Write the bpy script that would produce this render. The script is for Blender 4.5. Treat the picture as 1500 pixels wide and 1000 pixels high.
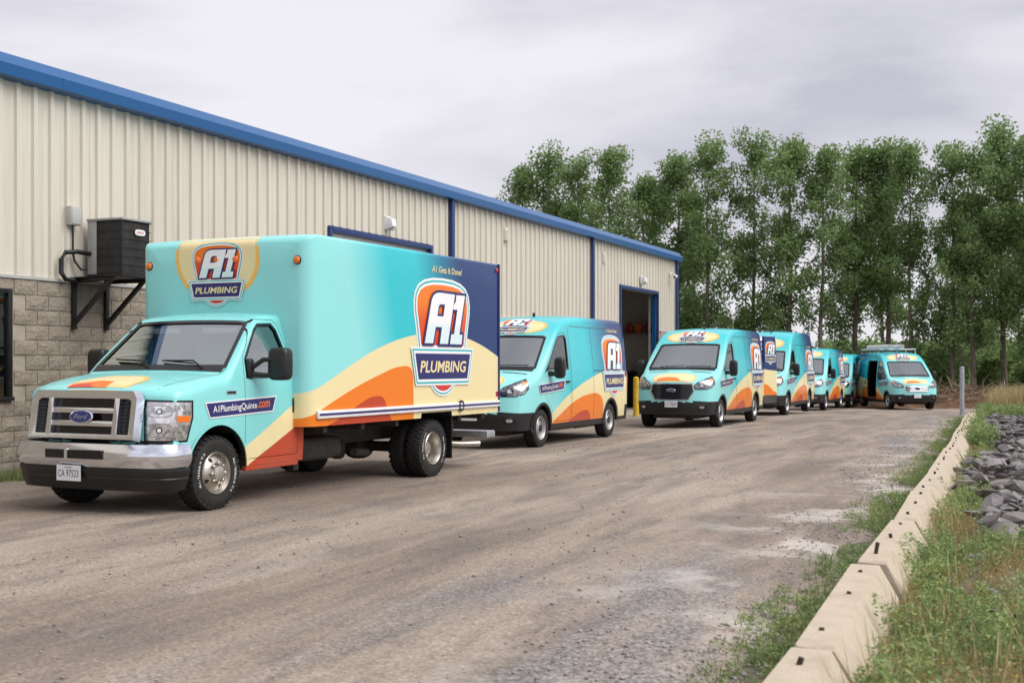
import bpy, bmesh, math, random
import numpy as np
from mathutils import Vector, Matrix, geometry
from mathutils.bvhtree import BVHTree
R = math.radians
for o in list(bpy.data.objects): bpy.data.objects.remove(o)
sc = bpy.context.scene; COL = sc.collection
# ---------------------------------------------------------------- camera, sky, sun, exposure
cd = bpy.data.cameras.new('camera'); cam = bpy.data.objects.new('camera', cd); COL.objects.link(cam)
cam.location = (0, 0, 1.5); cam.rotation_euler = (R(90), 0, R(23.7))
cd.sensor_width = 36; cd.lens = 43.2; cd.shift_y = 0.022; cd.clip_end = 3000; cd.clip_start = .05
cd.dof.use_dof = True; cd.dof.focus_distance = 15.5; cd.dof.aperture_fstop = 3.2
sc.camera = cam
SUN_EL, SUN_AZ = 52, 92          # azimuth of the sun, clockwise from +Y
w = bpy.data.worlds.new('World'); sc.world = w; w.use_nodes = True
nt = w.node_tree; nt.nodes.clear()
def wn(t, **k):
    n = nt.nodes.new(t)
    for a, b in k.items(): setattr(n, a, b)
    return n
sky = wn('ShaderNodeTexSky', sky_type='NISHITA', sun_disc=False, sun_elevation=R(SUN_EL), sun_rotation=R(SUN_AZ))
sky.air_density = 1.0; sky.dust_density = 3.0
sks = wn('ShaderNodeMix', data_type='RGBA', blend_type='MULTIPLY'); sks.inputs[0].default_value = 1
nt.links.new(sky.outputs[0], sks.inputs[6]); sks.inputs[7].default_value = (.1, .1, .1, 1)
tc = wn('ShaderNodeTexCoord')
mp = wn('ShaderNodeMapping'); mp.inputs['Scale'].default_value = (1, 1, 3.2); mp.inputs['Location'].default_value = (.9, .4, .2)
nt.links.new(tc.outputs['Generated'], mp.inputs[0])
n1 = wn('ShaderNodeTexNoise'); n1.inputs['Scale'].default_value = 1.7; n1.inputs['Detail'].default_value = 7; n1.inputs['Roughness'].default_value = .52; n1.inputs['Distortion'].default_value = .25
nt.links.new(mp.outputs[0], n1.inputs['Vector'])
cr = wn('ShaderNodeValToRGB')
cr.color_ramp.elements[0].position = .36; cr.color_ramp.elements[0].color = (.245, .24, .275, 1)
cr.color_ramp.elements[1].position = .56; cr.color_ramp.elements[1].color = (.392, .382, .405, 1)
e = cr.color_ramp.elements.new(.46); e.color = (.335, .326, .352, 1)
nt.links.new(n1.outputs[0], cr.inputs[0])
mx = wn('ShaderNodeMix', data_type='RGBA'); mx.inputs[0].default_value = .93
nt.links.new(sks.outputs[2], mx.inputs[6]); nt.links.new(cr.outputs[0], mx.inputs[7])
bg = wn('ShaderNodeBackground'); bg.inputs[1].default_value = 1.0
nt.links.new(mx.outputs[2], bg.inputs[0])
wo = wn('ShaderNodeOutputWorld'); nt.links.new(bg.outputs[0], wo.inputs[0])
sl = bpy.data.lights.new('sun', 'SUN'); sl.energy = 1.5; sl.angle = R(55); sl.color = (1, .97, .92)
so = bpy.data.objects.new('sun', sl); COL.objects.link(so)
so.rotation_euler = (R(90 - SUN_EL), 0, R(180 - SUN_AZ))
vs = sc.view_settings; vs.view_transform = 'Standard'; vs.look = 'None'; vs.gamma = 1; vs.use_curve_mapping = False; vs.exposure = 1.2
# ---------------------------------------------------------------- materials
class NT:
    def __init__(s, name):
        s.m = bpy.data.materials.new(name); s.m.use_nodes = True; s.t = s.m.node_tree
        s.b = s.t.nodes['Principled BSDF']; s.out = s.t.nodes['Material Output']
    def n(s, t, ins=None, **k):
        x = s.t.nodes.new(t)
        for a, b in k.items(): setattr(x, a, b)
        for a, b in (ins or {}).items(): s.set(x, a, b)
        return x
    def set(s, x, a, b):
        if hasattr(b, 'links') or isinstance(b, bpy.types.NodeSocket): s.t.links.new(b, x.inputs[a])
        else: x.inputs[a].default_value = b
    def math(s, op, a, b=None):
        x = s.n('ShaderNodeMath', {0: a}, operation=op)
        if b is not None: s.set(x, 1, b)
        return x.outputs[0]
    def mix(s, f, a, b):
        x = s.n('ShaderNodeMix', {0: f, 6: a, 7: b}, data_type='RGBA'); return x.outputs[2]
    def noise(s, sc_, det=4, rough=.55, vec=None, out=0):
        x = s.n('ShaderNodeTexNoise', {'Scale': sc_, 'Detail': det, 'Roughness': rough})
        s.set(x, 'Vector', vec if vec is not None else s.obj()); return x.outputs[out]
    def obj(s):
        if not hasattr(s, '_o'): s._o = s.n('ShaderNodeTexCoord').outputs['Object']
        return s._o
    def geo(s): return s.n('ShaderNodeNewGeometry').outputs['Position']
    def ramp(s, f, els):
        x = s.n('ShaderNodeValToRGB', {0: f}); r = x.color_ramp
        r.elements[0].position, r.elements[0].color = els[0][0], c4(els[0][1])
        r.elements[1].position, r.elements[1].color = els[-1][0], c4(els[-1][1])
        for p, c in els[1:-1]: r.elements.new(p).color = c4(c)
        return x.outputs[0]
    def bump(s, h, st, dist=.02):
        x = s.n('ShaderNodeBump', {'Height': h, 'Strength': st, 'Distance': dist}); s.t.links.new(x.outputs[0], s.b.inputs['Normal'])
    def p(s, **k):
        for a, b in k.items(): s.set(s.b, {'col': 'Base Color', 'rough': 'Roughness', 'metal': 'Metallic', 'coat': 'Coat Weight', 'spec': 'Specular IOR Level', 'trans': 'Transmission Weight'}[a], b)
        return s.m
def c4(c): return (c, c, c, 1) if not hasattr(c, '__len__') else (tuple(c) + (1,) if len(c) == 3 else tuple(c))
def simple(name, col, rough=.5, metal=0, coat=0, var=.0, vs_=8):
    k = NT(name)
    if var:
        f = k.noise(vs_, 5); a = tuple(x * (1 - var) for x in col); b = tuple(min(1, x * (1 + var)) for x in col)
        k.p(col=k.ramp(f, [(.3, a), (.7, b)]))
        k.p(rough=k.n('ShaderNodeMapRange', {0: f, 3: max(0.02, rough - .1), 4: min(1, rough + .1)}).outputs[0])
    else: k.p(col=c4(col), rough=rough)
    return k.p(metal=metal, coat=coat)
M = {}
M['black'] = simple('black_plastic', (.009, .009, .010), .42, var=.25, vs_=6)
M['gloss'] = simple('gloss_black', (.008, .008, .01), .15)
M['dark'] = simple('dark_cavity', (.012, .012, .013), .8)
M['chassis'] = simple('chassis_steel', (.03, .028, .026), .7, var=.5)
M['rubber'] = simple('tyre_rubber', (.012, .0115, .011), .8, var=.45, vs_=10)
M['chrome'] = simple('chrome', (.80, .84, .91), .13, 1, var=.04)
M['steelrim'] = simple('rim_steel', (.5, .47, .42), .35, .85, var=.25)
M['silver'] = simple('silver_paint', (.42, .42, .43), .4, .5, var=.15)
M['galv'] = simple('galvanised', (.42, .44, .47), .5, .6, var=.2)
M['white'] = simple('white_vinyl', (.8, .8, .8), .35)
M['navy'] = simple('navy_vinyl', (.018, .02, .13), .35)
M['tealv'] = simple('teal_vinyl', (.01, .42, .47), .35)
M['cream'] = simple('cream_vinyl', (.78, .66, .36), .35)
M['orange'] = simple('orange_vinyl', (.78, .17, .012), .35)
M['redv'] = simple('red_vinyl', (.55, .035, .03), .35)
M['gold'] = simple('gold_vinyl', (.85, .48, .10), .35)
M['amber'] = simple('amber_lens', (.75, .16, .01), .15, coat=.5)
M['redl'] = simple('red_lens', (.4, .01, .015), .15, coat=.5)
M['plate'] = simple('plate_white', (.72, .74, .76), .35)
M['ovalblue'] = simple('oval_blue', (.012, .03, .17), .2, coat=1)
M['interior'] = simple('cab_trim', (.26, .255, .24), .8, var=.2)
M['seat'] = simple('seat_cloth', (.16, .16, .165), .9, var=.2)
M['yellow'] = simple('yellow_paint', (.62, .40, .02), .5, var=.2)
M['pvc'] = simple('pvc_white', (.72, .73, .74), .4, var=.08)
M['redbox'] = simple('red_plastic', (.5, .05, .02), .4, var=.2)
M['greenbox'] = simple('green_plastic', (.05, .22, .06), .5, var=.2)
M['bluebox'] = simple('blue_plastic', (.03, .1, .3), .5, var=.2)
M['rust'] = simple('rusty_bar', (.045, .028, .02), .8, var=.4, vs_=40)
M['acgrey'] = simple('ac_grey', (.33, .33, .32), .5, var=.1)
M['acdark'] = simple('ac_coil', (.035, .033, .03), .7, var=.6, vs_=5)
M['boxgrey'] = simple('box_grey', (.42, .42, .40), .5, var=.08)
def dv():
    k = NT('logo_orange'); uv = k.n('ShaderNodeTexCoord').outputs['UV']; s = k.n('ShaderNodeSeparateXYZ', {0: uv})
    k.p(col=k.ramp(s.outputs[1], [(.25, (.52, .03, .025)), (.62, (.66, .08, .015)), (.85, (.80, .19, .012))]), rough=.35); M['logored'] = k.m
    k = NT('logo_white'); uv = k.n('ShaderNodeTexCoord').outputs['UV']; s = k.n('ShaderNodeSeparateXYZ', {0: uv})
    k.p(col=k.ramp(s.outputs[1], [(.30, (.62, .78, .80)), (.55, (.66, .80, .82)), (.60, (.82, .82, .84))]), rough=.35); M['logowhite'] = k.m
dv()
def glass(name, tint, refl):
    k = NT(name); k.t.nodes.remove(k.b)
    tr = k.n('ShaderNodeBsdfTransparent', {0: c4(tint)}); gl = k.n('ShaderNodeBsdfGlossy', {0: (.9, .95, .95, 1), 'Roughness': .02})
    fr = k.n('ShaderNodeFresnel', {0: 1.5}); f = k.math('MULTIPLY_ADD', fr.outputs[0], 1.0); f.node.inputs[2].default_value = refl
    m = k.n('ShaderNodeMixShader', {0: f, 1: tr.outputs[0], 2: gl.outputs[0]}); k.t.links.new(m.outputs[0], k.out.inputs[0]); return k.m
M['glass'] = glass('clear_glass', (.80, .88, .85), .32)
M['glassd'] = glass('tinted_glass', (.22, .26, .25), .10)
def lamp(name, lo, hi, sc_):
    k = NT(name); v = k.n('ShaderNodeTexVoronoi', {'Scale': sc_}, distance='CHEBYCHEV'); k.set(v, 'Vector', k.obj()); r = k.n('ShaderNodeSeparateColor', {0: v.outputs['Color']}).outputs[0]
    k.p(col=k.ramp(r, [(.1, (lo, lo, lo * 1.05)), (.9, (hi, hi, hi * 1.03))]), rough=.1, metal=.85, coat=1.0); return k.m
M['lamp'] = lamp('headlamp_reflector', .38, .92, 22.0); M['lampd'] = lamp('headlamp_housing', .10, .42, 14.0)
TURQ, TEAL, DTEAL, NAVY = (.265, .68, .68), (.02, .50, .57), (.004, .16, .28), (.004, .034, .145)
def paint(name, ramp, curves, y0, y1, zmax=3.2):
    """vehicle wrap: colour runs along the length; each (points, colour) covers what lies below its curve"""
    k = NT(name); s = k.n('ShaderNodeSeparateXYZ', {0: k.obj()}); y, z = s.outputs[1], s.outputs[2]
    yz = k.math('MULTIPLY_ADD', z, .28); k.set(yz.node, 2, y)
    col = k.ramp(k.n('ShaderNodeMapRange', {0: yz, 1: y0, 2: y1}).outputs[0], ramp)
    t = k.n('ShaderNodeMapRange', {0: y, 1: y0, 2: y1}).outputs[0]
    for pts, c in curves:
        fc = k.n('ShaderNodeFloatCurve', {1: t}); cm = fc.mapping.curves[0]
        P = [((a - y0) / (y1 - y0), b / zmax) for a, b in pts]
        cm.points[0].location = P[0]; cm.points[1].location = P[-1]
        for p_ in P[1:-1]: cm.points.new(*p_)
        for q in cm.points: q.handle_type = 'VECTOR' if len(pts) < 5 else 'AUTO'
        fc.mapping.update()
        m = k.math('LESS_THAN', z, k.math('MULTIPLY', fc.outputs[0], zmax)); col = k.mix(m, col, c4(c))
    d = k.noise(1.7, 6, .65); dz = k.n('ShaderNodeMapRange', {0: z, 1: .3, 2: 1.0, 3: .30, 4: .02}).outputs[0]
    dirt = k.math('MULTIPLY', k.n('ShaderNodeMapRange', {0: d, 1: .42, 2: .7}).outputs[0], dz)
    col = k.mix(dirt, col, (.20, .16, .12, 1))
    k.p(col=col, rough=k.n('ShaderNodeMapRange', {0: k.noise(3, 3), 3: .22, 4: .36}).outputs[0], coat=.22, spec=.3)
    k.set(k.b, 'Coat Roughness', .04); return k.m
CR, OR, RD, MO = (.76, .66, .37), (.76, .19, .015), (.46, .055, .02), (.64, .13, .02)
LOW = -.2
M['boxpaint'] = paint('box_wrap', [(0, TURQ), (.34, TURQ), (.52, TEAL), (.66, TEAL), (.80, DTEAL), (.9, NAVY), (1, NAVY)],
  [([(2.0, 1.1), (2.56, 1.29), (3.11, 1.5), (3.71, 1.7), (4.48, 1.86), (5.3, 1.92), (6.11, 1.84), (7.1, 1.57)], CR),
   ([(2.0, .80), (2.37, .95), (3.06, 1.19), (3.71, 1.37), (4.22, 1.47), (4.46, 1.45), (4.53, 1.3), (4.56, LOW), (7.1, LOW)], OR),
   ([(2.0, .72), (2.7, .83), (3.06, .96), (3.71, 1.11), (3.8, 1.08), (3.9, .94), (4.05, .7), (4.2, LOW), (7.1, LOW)], RD)], 2.0, 7.1)
M['cabpaint'] = paint('cab_wrap', [(0, TURQ), (1, (.20, .60, .60))],
  [([(-.2, LOW), (1.05, .48), (1.31, .60), (2.39, 1.13), (2.5, 1.18)], CR), ([(-.2, LOW), (1.2, .33), (1.49, .46), (2.39, .86), (2.5, .91)], RD)], -.2, 2.5)
vr = [(0, TURQ), (.30, TURQ), (.46, (.06, .52, .57)), (.66, TEAL), (.83, DTEAL), (.93, NAVY), (1, NAVY)]
M['vanpaint'] = paint('van_wrap', vr,
  [([(-.2, LOW), (1.2, .45), (1.78, .74), (2.72, 1.06), (3.4, 1.22), (4.4, 1.38), (5.2, 1.36), (6.1, 1.2)], CR),
   ([(-.2, LOW), (1.3, .36), (1.78, .54), (2.6, .80), (3.42, .93), (4.1, .90), (4.3, .72), (4.36, LOW), (6.1, LOW)], OR),
   ([(-.2, LOW), (1.3, .25), (2.2, .40), (3.2, .62), (3.4, .6), (3.6, .4), (3.8, LOW), (6.1, LOW)], RD)], -.2, 6.1)
# ---------------------------------------------------------------- mesh helpers
def link(me, name, parent=None, mats=None, smooth=None):
    for m in (mats or []):
        me.materials.append(M[m] if isinstance(m, str) else m)
    if smooth is not None:
        me.polygons.foreach_set('use_smooth', [True] * len(me.polygons)); me.set_sharp_from_angle(angle=R(smooth))
    o = bpy.data.objects.new(name, me); COL.objects.link(o); o.parent = parent; return o
def mk(name, V, F, mats, parent=None, smooth=None, midx=None, fix=False):
    me = bpy.data.meshes.new(name); me.from_pydata([tuple(v) for v in V], [], F); me.update()
    if midx: me.polygons.foreach_set('material_index', midx)
    if fix: fixn(me)
    return link(me, name, parent, mats if isinstance(mats, (list, tuple)) else [mats], smooth)
def fixn(me):
    bm = bmesh.new(); bm.from_mesh(me); bmesh.ops.recalc_face_normals(bm, faces=bm.faces); bm.to_mesh(me); bm.free()
def npmesh(name, V, F, mats, parent=None, smooth=False):
    me = bpy.data.meshes.new(name); n, k = F.shape
    me.vertices.add(len(V)); me.vertices.foreach_set('co', V.astype(np.float32).ravel())
    me.loops.add(n * k); me.loops.foreach_set('vertex_index', F.astype(np.int32).ravel())
    me.polygons.add(n); me.polygons.foreach_set('loop_start', np.arange(0, n * k, k, dtype=np.int32)); me.update(calc_edges=True)
    if smooth: me.polygons.foreach_set('use_smooth', [True] * n)
    o = link(me, name, parent, mats if isinstance(mats, (list, tuple)) else [mats]); return o
class G:                        # gathers shapes into one mesh
    def __init__(s): s.V = []; s.F = []; s.mi = []
    def add(s, V, F, m=0):
        b = len(s.V); s.V += [tuple(v) for v in V]; s.F += [tuple(i + b for i in f) for f in F]; s.mi += [m] * len(F); return s
    def box(s, x0, x1, y0, y1, z0, z1, m=0):
        V = [(x, y, z) for x in (x0, x1) for y in (y0, y1) for z in (z0, z1)]
        return s.add(V, [(0, 1, 3, 2), (4, 6, 7, 5), (0, 4, 5, 1), (2, 3, 7, 6), (0, 2, 6, 4), (1, 5, 7, 3)], m)
    def tube(s, pts, r, n=8, m=0, cap=True):
        pts = [Vector(p) for p in pts]; rs = r if hasattr(r, '__len__') else [r] * len(pts); V = []; F = []
        for i, p in enumerate(pts):
            d = (pts[min(i + 1, len(pts) - 1)] - pts[max(i - 1, 0)]).normalized()
            a = d.cross(Vector((0, 0, 1)) if abs(d.z) < .9 else Vector((1, 0, 0))).normalized(); b = d.cross(a)
            for k in range(n):
                t = 2 * math.pi * k / n; V.append(p + (a * math.cos(t) + b * math.sin(t)) * rs[i])
        for i in range(len(pts) - 1):
            for k in range(n): F.append((i * n + k, i * n + (k + 1) % n, (i + 1) * n + (k + 1) % n, (i + 1) * n + k))
        if cap: F += [tuple(range(n))[::-1], tuple(range((len(pts) - 1) * n, len(pts) * n))]
        return s.add(V, F, m)
    def lathe(s, prof, n=40, m=0, c=(0, 0, 0)):       # profile (x, r) turned about the x axis
        V = []; F = []
        for x, r in prof:
            for k in range(n):
                t = 2 * math.pi * k / n; V.append((c[0] + x, c[1] + r * math.cos(t), c[2] + r * math.sin(t)))
        for i in range(len(prof) - 1):
            for k in range(n): F.append((i * n + k, i * n + (k + 1) % n, (i + 1) * n + (k + 1) % n, (i + 1) * n + k))
        return s.add(V, F, m)
    def sq(s, c, h, e=4., nu=16, nv=10, m=0, rz=0):   # rounded box (superquadric), half sizes h
        V = []; F = []; pw = lambda v: math.copysign(abs(v) ** (2 / e), v); cz, sz = math.cos(rz), math.sin(rz)
        for j in range(nv + 1):
            ph = -math.pi / 2 + math.pi * j / nv
            for i in range(nu):
                th = 2 * math.pi * (i + .5) / nu
                x, y, z = h[0] * pw(math.cos(ph)) * pw(math.cos(th)), h[1] * pw(math.cos(ph)) * pw(math.sin(th)), h[2] * pw(math.sin(ph))
                V.append((c[0] + x * cz - y * sz, c[1] + x * sz + y * cz, c[2] + z))
        for j in range(nv):
            for i in range(nu): F.append((j * nu + i, j * nu + (i + 1) % nu, (j + 1) * nu + (i + 1) % nu, (j + 1) * nu + i))
        return s.add(V, F, m)
    def prism(s, poly, ax, a, b, m=0):                # 2d polygon pushed along an axis from a to b
        P = (lambda u, v, t: (t, u, v)) if ax == 'x' else (lambda u, v, t: (u, t, v)) if ax == 'y' else (lambda u, v, t: (u, v, t))
        n = len(poly); V = [P(u, v, a) for u, v in poly] + [P(u, v, b) for u, v in poly]
        F = [tuple(range(n)), tuple(range(n, 2 * n))[::-1]] + [(i, (i + 1) % n, n + (i + 1) % n, n + i) for i in range(n)]
        return s.add(V, F, m)
    def sweep(s, path, prof, m=0):                    # profile (outward, z) along a plan path of (x, y)
        V = []; F = []; n = len(prof)
        for i, p in enumerate(path):
            a, b = path[max(i - 1, 0)], path[min(i + 1, len(path) - 1)]; dx, dy = b[0] - a[0], b[1] - a[1]; l = math.hypot(dx, dy)
            nx, ny = dy / l, -dx / l
            V += [(p[0] + nx * o, p[1] + ny * o, z) for o, z in prof]
        for i in range(len(path) - 1):
            for k in range(n): F.append((i * n + k, i * n + (k + 1) % n, (i + 1) * n + (k + 1) % n, (i + 1) * n + k))
        F += [tuple(range(n)), tuple(range((len(path) - 1) * n, len(path) * n))[::-1]]
        return s.add(V, F, m)
    def out(s, name, mats, parent=None, smooth=30, bevel=0):
        me = bpy.data.meshes.new(name); me.from_pydata(s.V, [], s.F); me.update()
        me.polygons.foreach_set('material_index', s.mi)
        bm = bmesh.new(); bm.from_mesh(me); bmesh.ops.recalc_face_normals(bm, faces=bm.faces)
        if bevel: bmesh.ops.bevel(bm, geom=[e for e in bm.edges if len(e.link_faces) == 2 and e.calc_face_angle(0) > .6], offset=bevel, segments=2, affect='EDGES', profile=.6)
        bm.to_mesh(me); bm.free()
        return link(me, name, parent, mats if isinstance(mats, (list, tuple)) else [mats], smooth)
def thing(name, label, cat, loc=(0, 0, 0), rz=0, group=None):
    o = bpy.data.objects.new(name, None); COL.objects.link(o); o.location = loc; o.rotation_euler = (0, 0, R(rz)); o.empty_display_size = .2
    return tag(o, label, cat, group)
def tag(o, label, cat, group=None):
    o['label'] = label; o['category'] = cat
    if group: o['group'] = group
    return o
def struct(o, kind='structure'): o['kind'] = kind; return o
def copy_tree(o, parent=None):
    c = o.copy(); COL.objects.link(c); c.parent = parent
    for ch in list(o.children): copy_tree(ch, c)
    return c
def lerp(tab, x):
    if x <= tab[0][0]: return tab[0][1]
    for (a, b), (c, d) in zip(tab, tab[1:]):
        if x <= c: return b + (d - b) * (x - a) / (c - a)
    return tab[-1][1]
def loft(ys, zb, zt, wf, rf, crown, zfix, deform=None, nside=9, rings=4):
    V = []; F = []; n = None
    for y in ys:
        Z = zt(y); r = rf(y); zc = Z - crown - r
        zs = list(zfix) + [zfix[-1] + (zc - zfix[-1]) * k / nside for k in range(1, nside + 1)]
        wc = wf(y, zc); xr = wc - r
        h = [(0, zb), (.55 * wf(y, zb), zb)] + [(wf(y, z), z) for z in zs]
        h += [(xr + r * math.cos(a), zc + r * math.sin(a)) for a in (R(18), R(36), R(54), R(72), R(90))]
        h += [(xr * t, Z - crown * t * t) for t in (.8, .6, .4, .2, 0)]
        ring = h + [(-x, z) for x, z in h[-2:0:-1]]; n = len(ring)
        V += [(x, y, z) for x, z in ring]
    for i in range(len(ys) - 1):
        for k in range(n): F.append((i * n + k, i * n + (k + 1) % n, (i + 1) * n + (k + 1) % n, (i + 1) * n + k))
    for end, base in ((0, 0), (1, (len(ys) - 1) * n)):
        prev = list(range(base, base + n)); cz = (V[prev[0]][2] + max(V[i][2] for i in prev)) / 2
        src = [V[i] for i in prev]
        for j in range(1, rings + 1):
            f = 1 - j / (rings + 1); b = len(V); V += [(x * f, y, cz + (z - cz) * f) for x, y, z in src]
            cur = list(range(b, b + n))
            for k in range(n): F.append((prev[k], prev[(k + 1) % n], cur[(k + 1) % n], cur[k]))
            prev = cur
        F.append(tuple(prev))
    if deform: V = [deform(*v) for v in V]
    me = bpy.data.meshes.new('loft'); me.from_pydata(V, [], F); me.update(); fixn(me); return me
def boolop(a, b, op='DIFFERENCE'):
    oa = bpy.data.objects.new('a', a); ob = bpy.data.objects.new('b', b); COL.objects.link(oa); COL.objects.link(ob)
    m = oa.modifiers.new('b', 'BOOLEAN'); m.operation = op; m.object = ob; m.solver = 'EXACT'
    dg = bpy.context.evaluated_depsgraph_get(); me = bpy.data.meshes.new_from_object(oa.evaluated_get(dg))
    bpy.data.objects.remove(oa); bpy.data.objects.remove(ob); return me
def cutter(g, slot=1):
    me = bpy.data.meshes.new('cut'); me.from_pydata(g.V, [], g.F); me.update(); fixn(me)
    for i in range(3): me.materials.append(M['dark'])
    me.polygons.foreach_set('material_index', [slot] * len(me.polygons)); return me
def bvh_of(me):
    return BVHTree.FromPolygons([v.co.copy() for v in me.vertices], [tuple(p.vertices) for p in me.polygons])
class Frame:                    # a projection onto a surface: point = O + U u + V v, cast along D
    def __init__(s, bvh, O, U, V, D, sc_=1.0): s.b, s.O, s.U, s.V, s.D, s.s = bvh, Vector(O), Vector(U).normalized(), Vector(V).normalized(), Vector(D).normalized(), sc_
    def pt(s, u, v, off):
        p = s.O + s.U * (u * s.s) + s.V * (v * s.s); h = s.b.ray_cast(p - s.D * 3, s.D)
        if h[0] is None: return p - s.D * off
        n = h[1] if h[1].dot(s.D) < 0 else -h[1]; return h[0] + n * off
def cdt(outer, holes=(), step=None):
    P = []; E = []
    for lp in [outer] + list(holes):
        b = len(P); n = len(lp); P += [Vector(p) for p in lp]; E += [(b + i, b + (i + 1) % n) for i in range(n)]
    if step:
        x0, x1 = min(p[0] for p in outer), max(p[0] for p in outer); y0, y1 = min(p[1] for p in outer), max(p[1] for p in outer)
        for i in range(1, int((x1 - x0) / step) + 1):
            for j in range(1, int((y1 - y0) / step) + 1): P.append(Vector((x0 + i * step + .003 * (j % 2), y0 + j * step)))
    r = geometry.delaunay_2d_cdt(P, E, [], 1, 1e-5); T = []
    def inside(p, lp):
        c = False
        for (x0, y0), (x1, y1) in zip(lp, list(lp[1:]) + [lp[0]]):
            if (y0 > p[1]) != (y1 > p[1]) and p[0] < (x1 - x0) * (p[1] - y0) / (y1 - y0) + x0: c = not c
        return c
    for f in r[2]:
        c = (sum(r[0][i][0] for i in f) / len(f), sum(r[0][i][1] for i in f) / len(f))
        if inside(c, outer) and not any(inside(c, h) for h in holes): T.append(f)
    used = sorted({i for f in T for i in f}); mp_ = {i: k for k, i in enumerate(used)}
    return [tuple(r[0][i]) for i in used], [tuple(mp_[i] for i in f) for f in T]
def dens(poly, d):
    o = []
    for i, p in enumerate(poly):
        q = poly[(i + 1) % len(poly)]; n = max(1, int(math.hypot(q[0] - p[0], q[1] - p[1]) / d))
        o += [(p[0] + (q[0] - p[0]) * k / n, p[1] + (q[1] - p[1]) * k / n) for k in range(n)]
    return o
def inset(poly, d):
    a = sum(p[0] * q[1] - q[0] * p[1] for p, q in zip(poly, poly[1:] + poly[:1])); s = 1 if a > 0 else -1; o = []
    for i, p in enumerate(poly):
        q, r = poly[i - 1], poly[(i + 1) % len(poly)]; e1 = Vector((p[0] - q[0], p[1] - q[1])).normalized(); e2 = Vector((r[0] - p[0], r[1] - p[1])).normalized()
        n1, n2 = Vector((-e1.y, e1.x)) * s, Vector((-e2.y, e2.x)) * s; m = n1 + n2; k = d / max(.35, 1 + n1.dot(n2)); o.append((p[0] + m.x * k, p[1] + m.y * k))
    return o
def ell(cx, cy, a, b, n=28, e=2.): return [(cx + a * math.copysign(abs(math.cos(t)) ** (2 / e), math.cos(t)), cy + b * math.copysign(abs(math.sin(t)) ** (2 / e), math.sin(t))) for t in (2 * math.pi * (i + .5) / n for i in range(n))]
class Decal:                    # flat print or thin sheet laid on a surface, in layers
    def __init__(s): s.L = []
    def poly(s, outer, m, lay=0, holes=(), step=None): v, f = cdt(outer, holes, step); s.L.append((v, f, m, lay)); return s
    def text(s, st, cx, cy, wd, ht, m, lay=1, shear=0., bold=.0):
        v, f = textmesh(st, shear, bold); xs = [p[0] for p in v]; ys = [p[1] for p in v]; x0, x1, y0, y1 = min(xs), max(xs), min(ys), max(ys)
        s.L.append(([(cx + ((p[0] - x0) / (x1 - x0) - .5) * wd, cy + ((p[1] - y0) / (y1 - y0) - .5) * ht) for p in v], f, m, lay)); return s
    def out(s, name, fr, parent, off=.003, gap=.0015):
        V = []; F = []; mi = []; mats = []; UV = []
        for v, f, m, lay in s.L:
            if m not in mats: mats.append(m)
            b = len(V); V += [fr.pt(p[0], p[1], off + lay * gap) for p in v]; UV += v; F += [tuple(i + b for i in q) for q in f]; mi += [mats.index(m)] * len(f)
        flip = fr.U.cross(fr.V).dot(fr.D) > 0
        if flip: F = [q[::-1] for q in F]
        o = mk(name, V, F, mats, parent, 40, mi); ul = o.data.uv_layers.new(name='UVMap')
        for lp in o.data.loops: ul.data[lp.index].uv = UV[lp.vertex_index]
        return o
TXT = {}
def textmesh(st, shear=0., bold=0.):
    key = (st, shear, bold)
    if key in TXT: return TXT[key]
    c = bpy.data.curves.new('t', 'FONT'); c.body = st; c.shear = shear; c.offset = bold; c.resolution_u = 3; c.fill_mode = 'FRONT'; c.dimensions = '2D'
    o = bpy.data.objects.new('t', c); COL.objects.link(o); dg = bpy.context.evaluated_depsgraph_get(); me = o.evaluated_get(dg).to_mesh()
    r = ([(v.co.x, v.co.y) for v in me.vertices], [tuple(p.vertices) for p in me.polygons]); bpy.data.objects.remove(o); TXT[key] = r; return r
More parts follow.
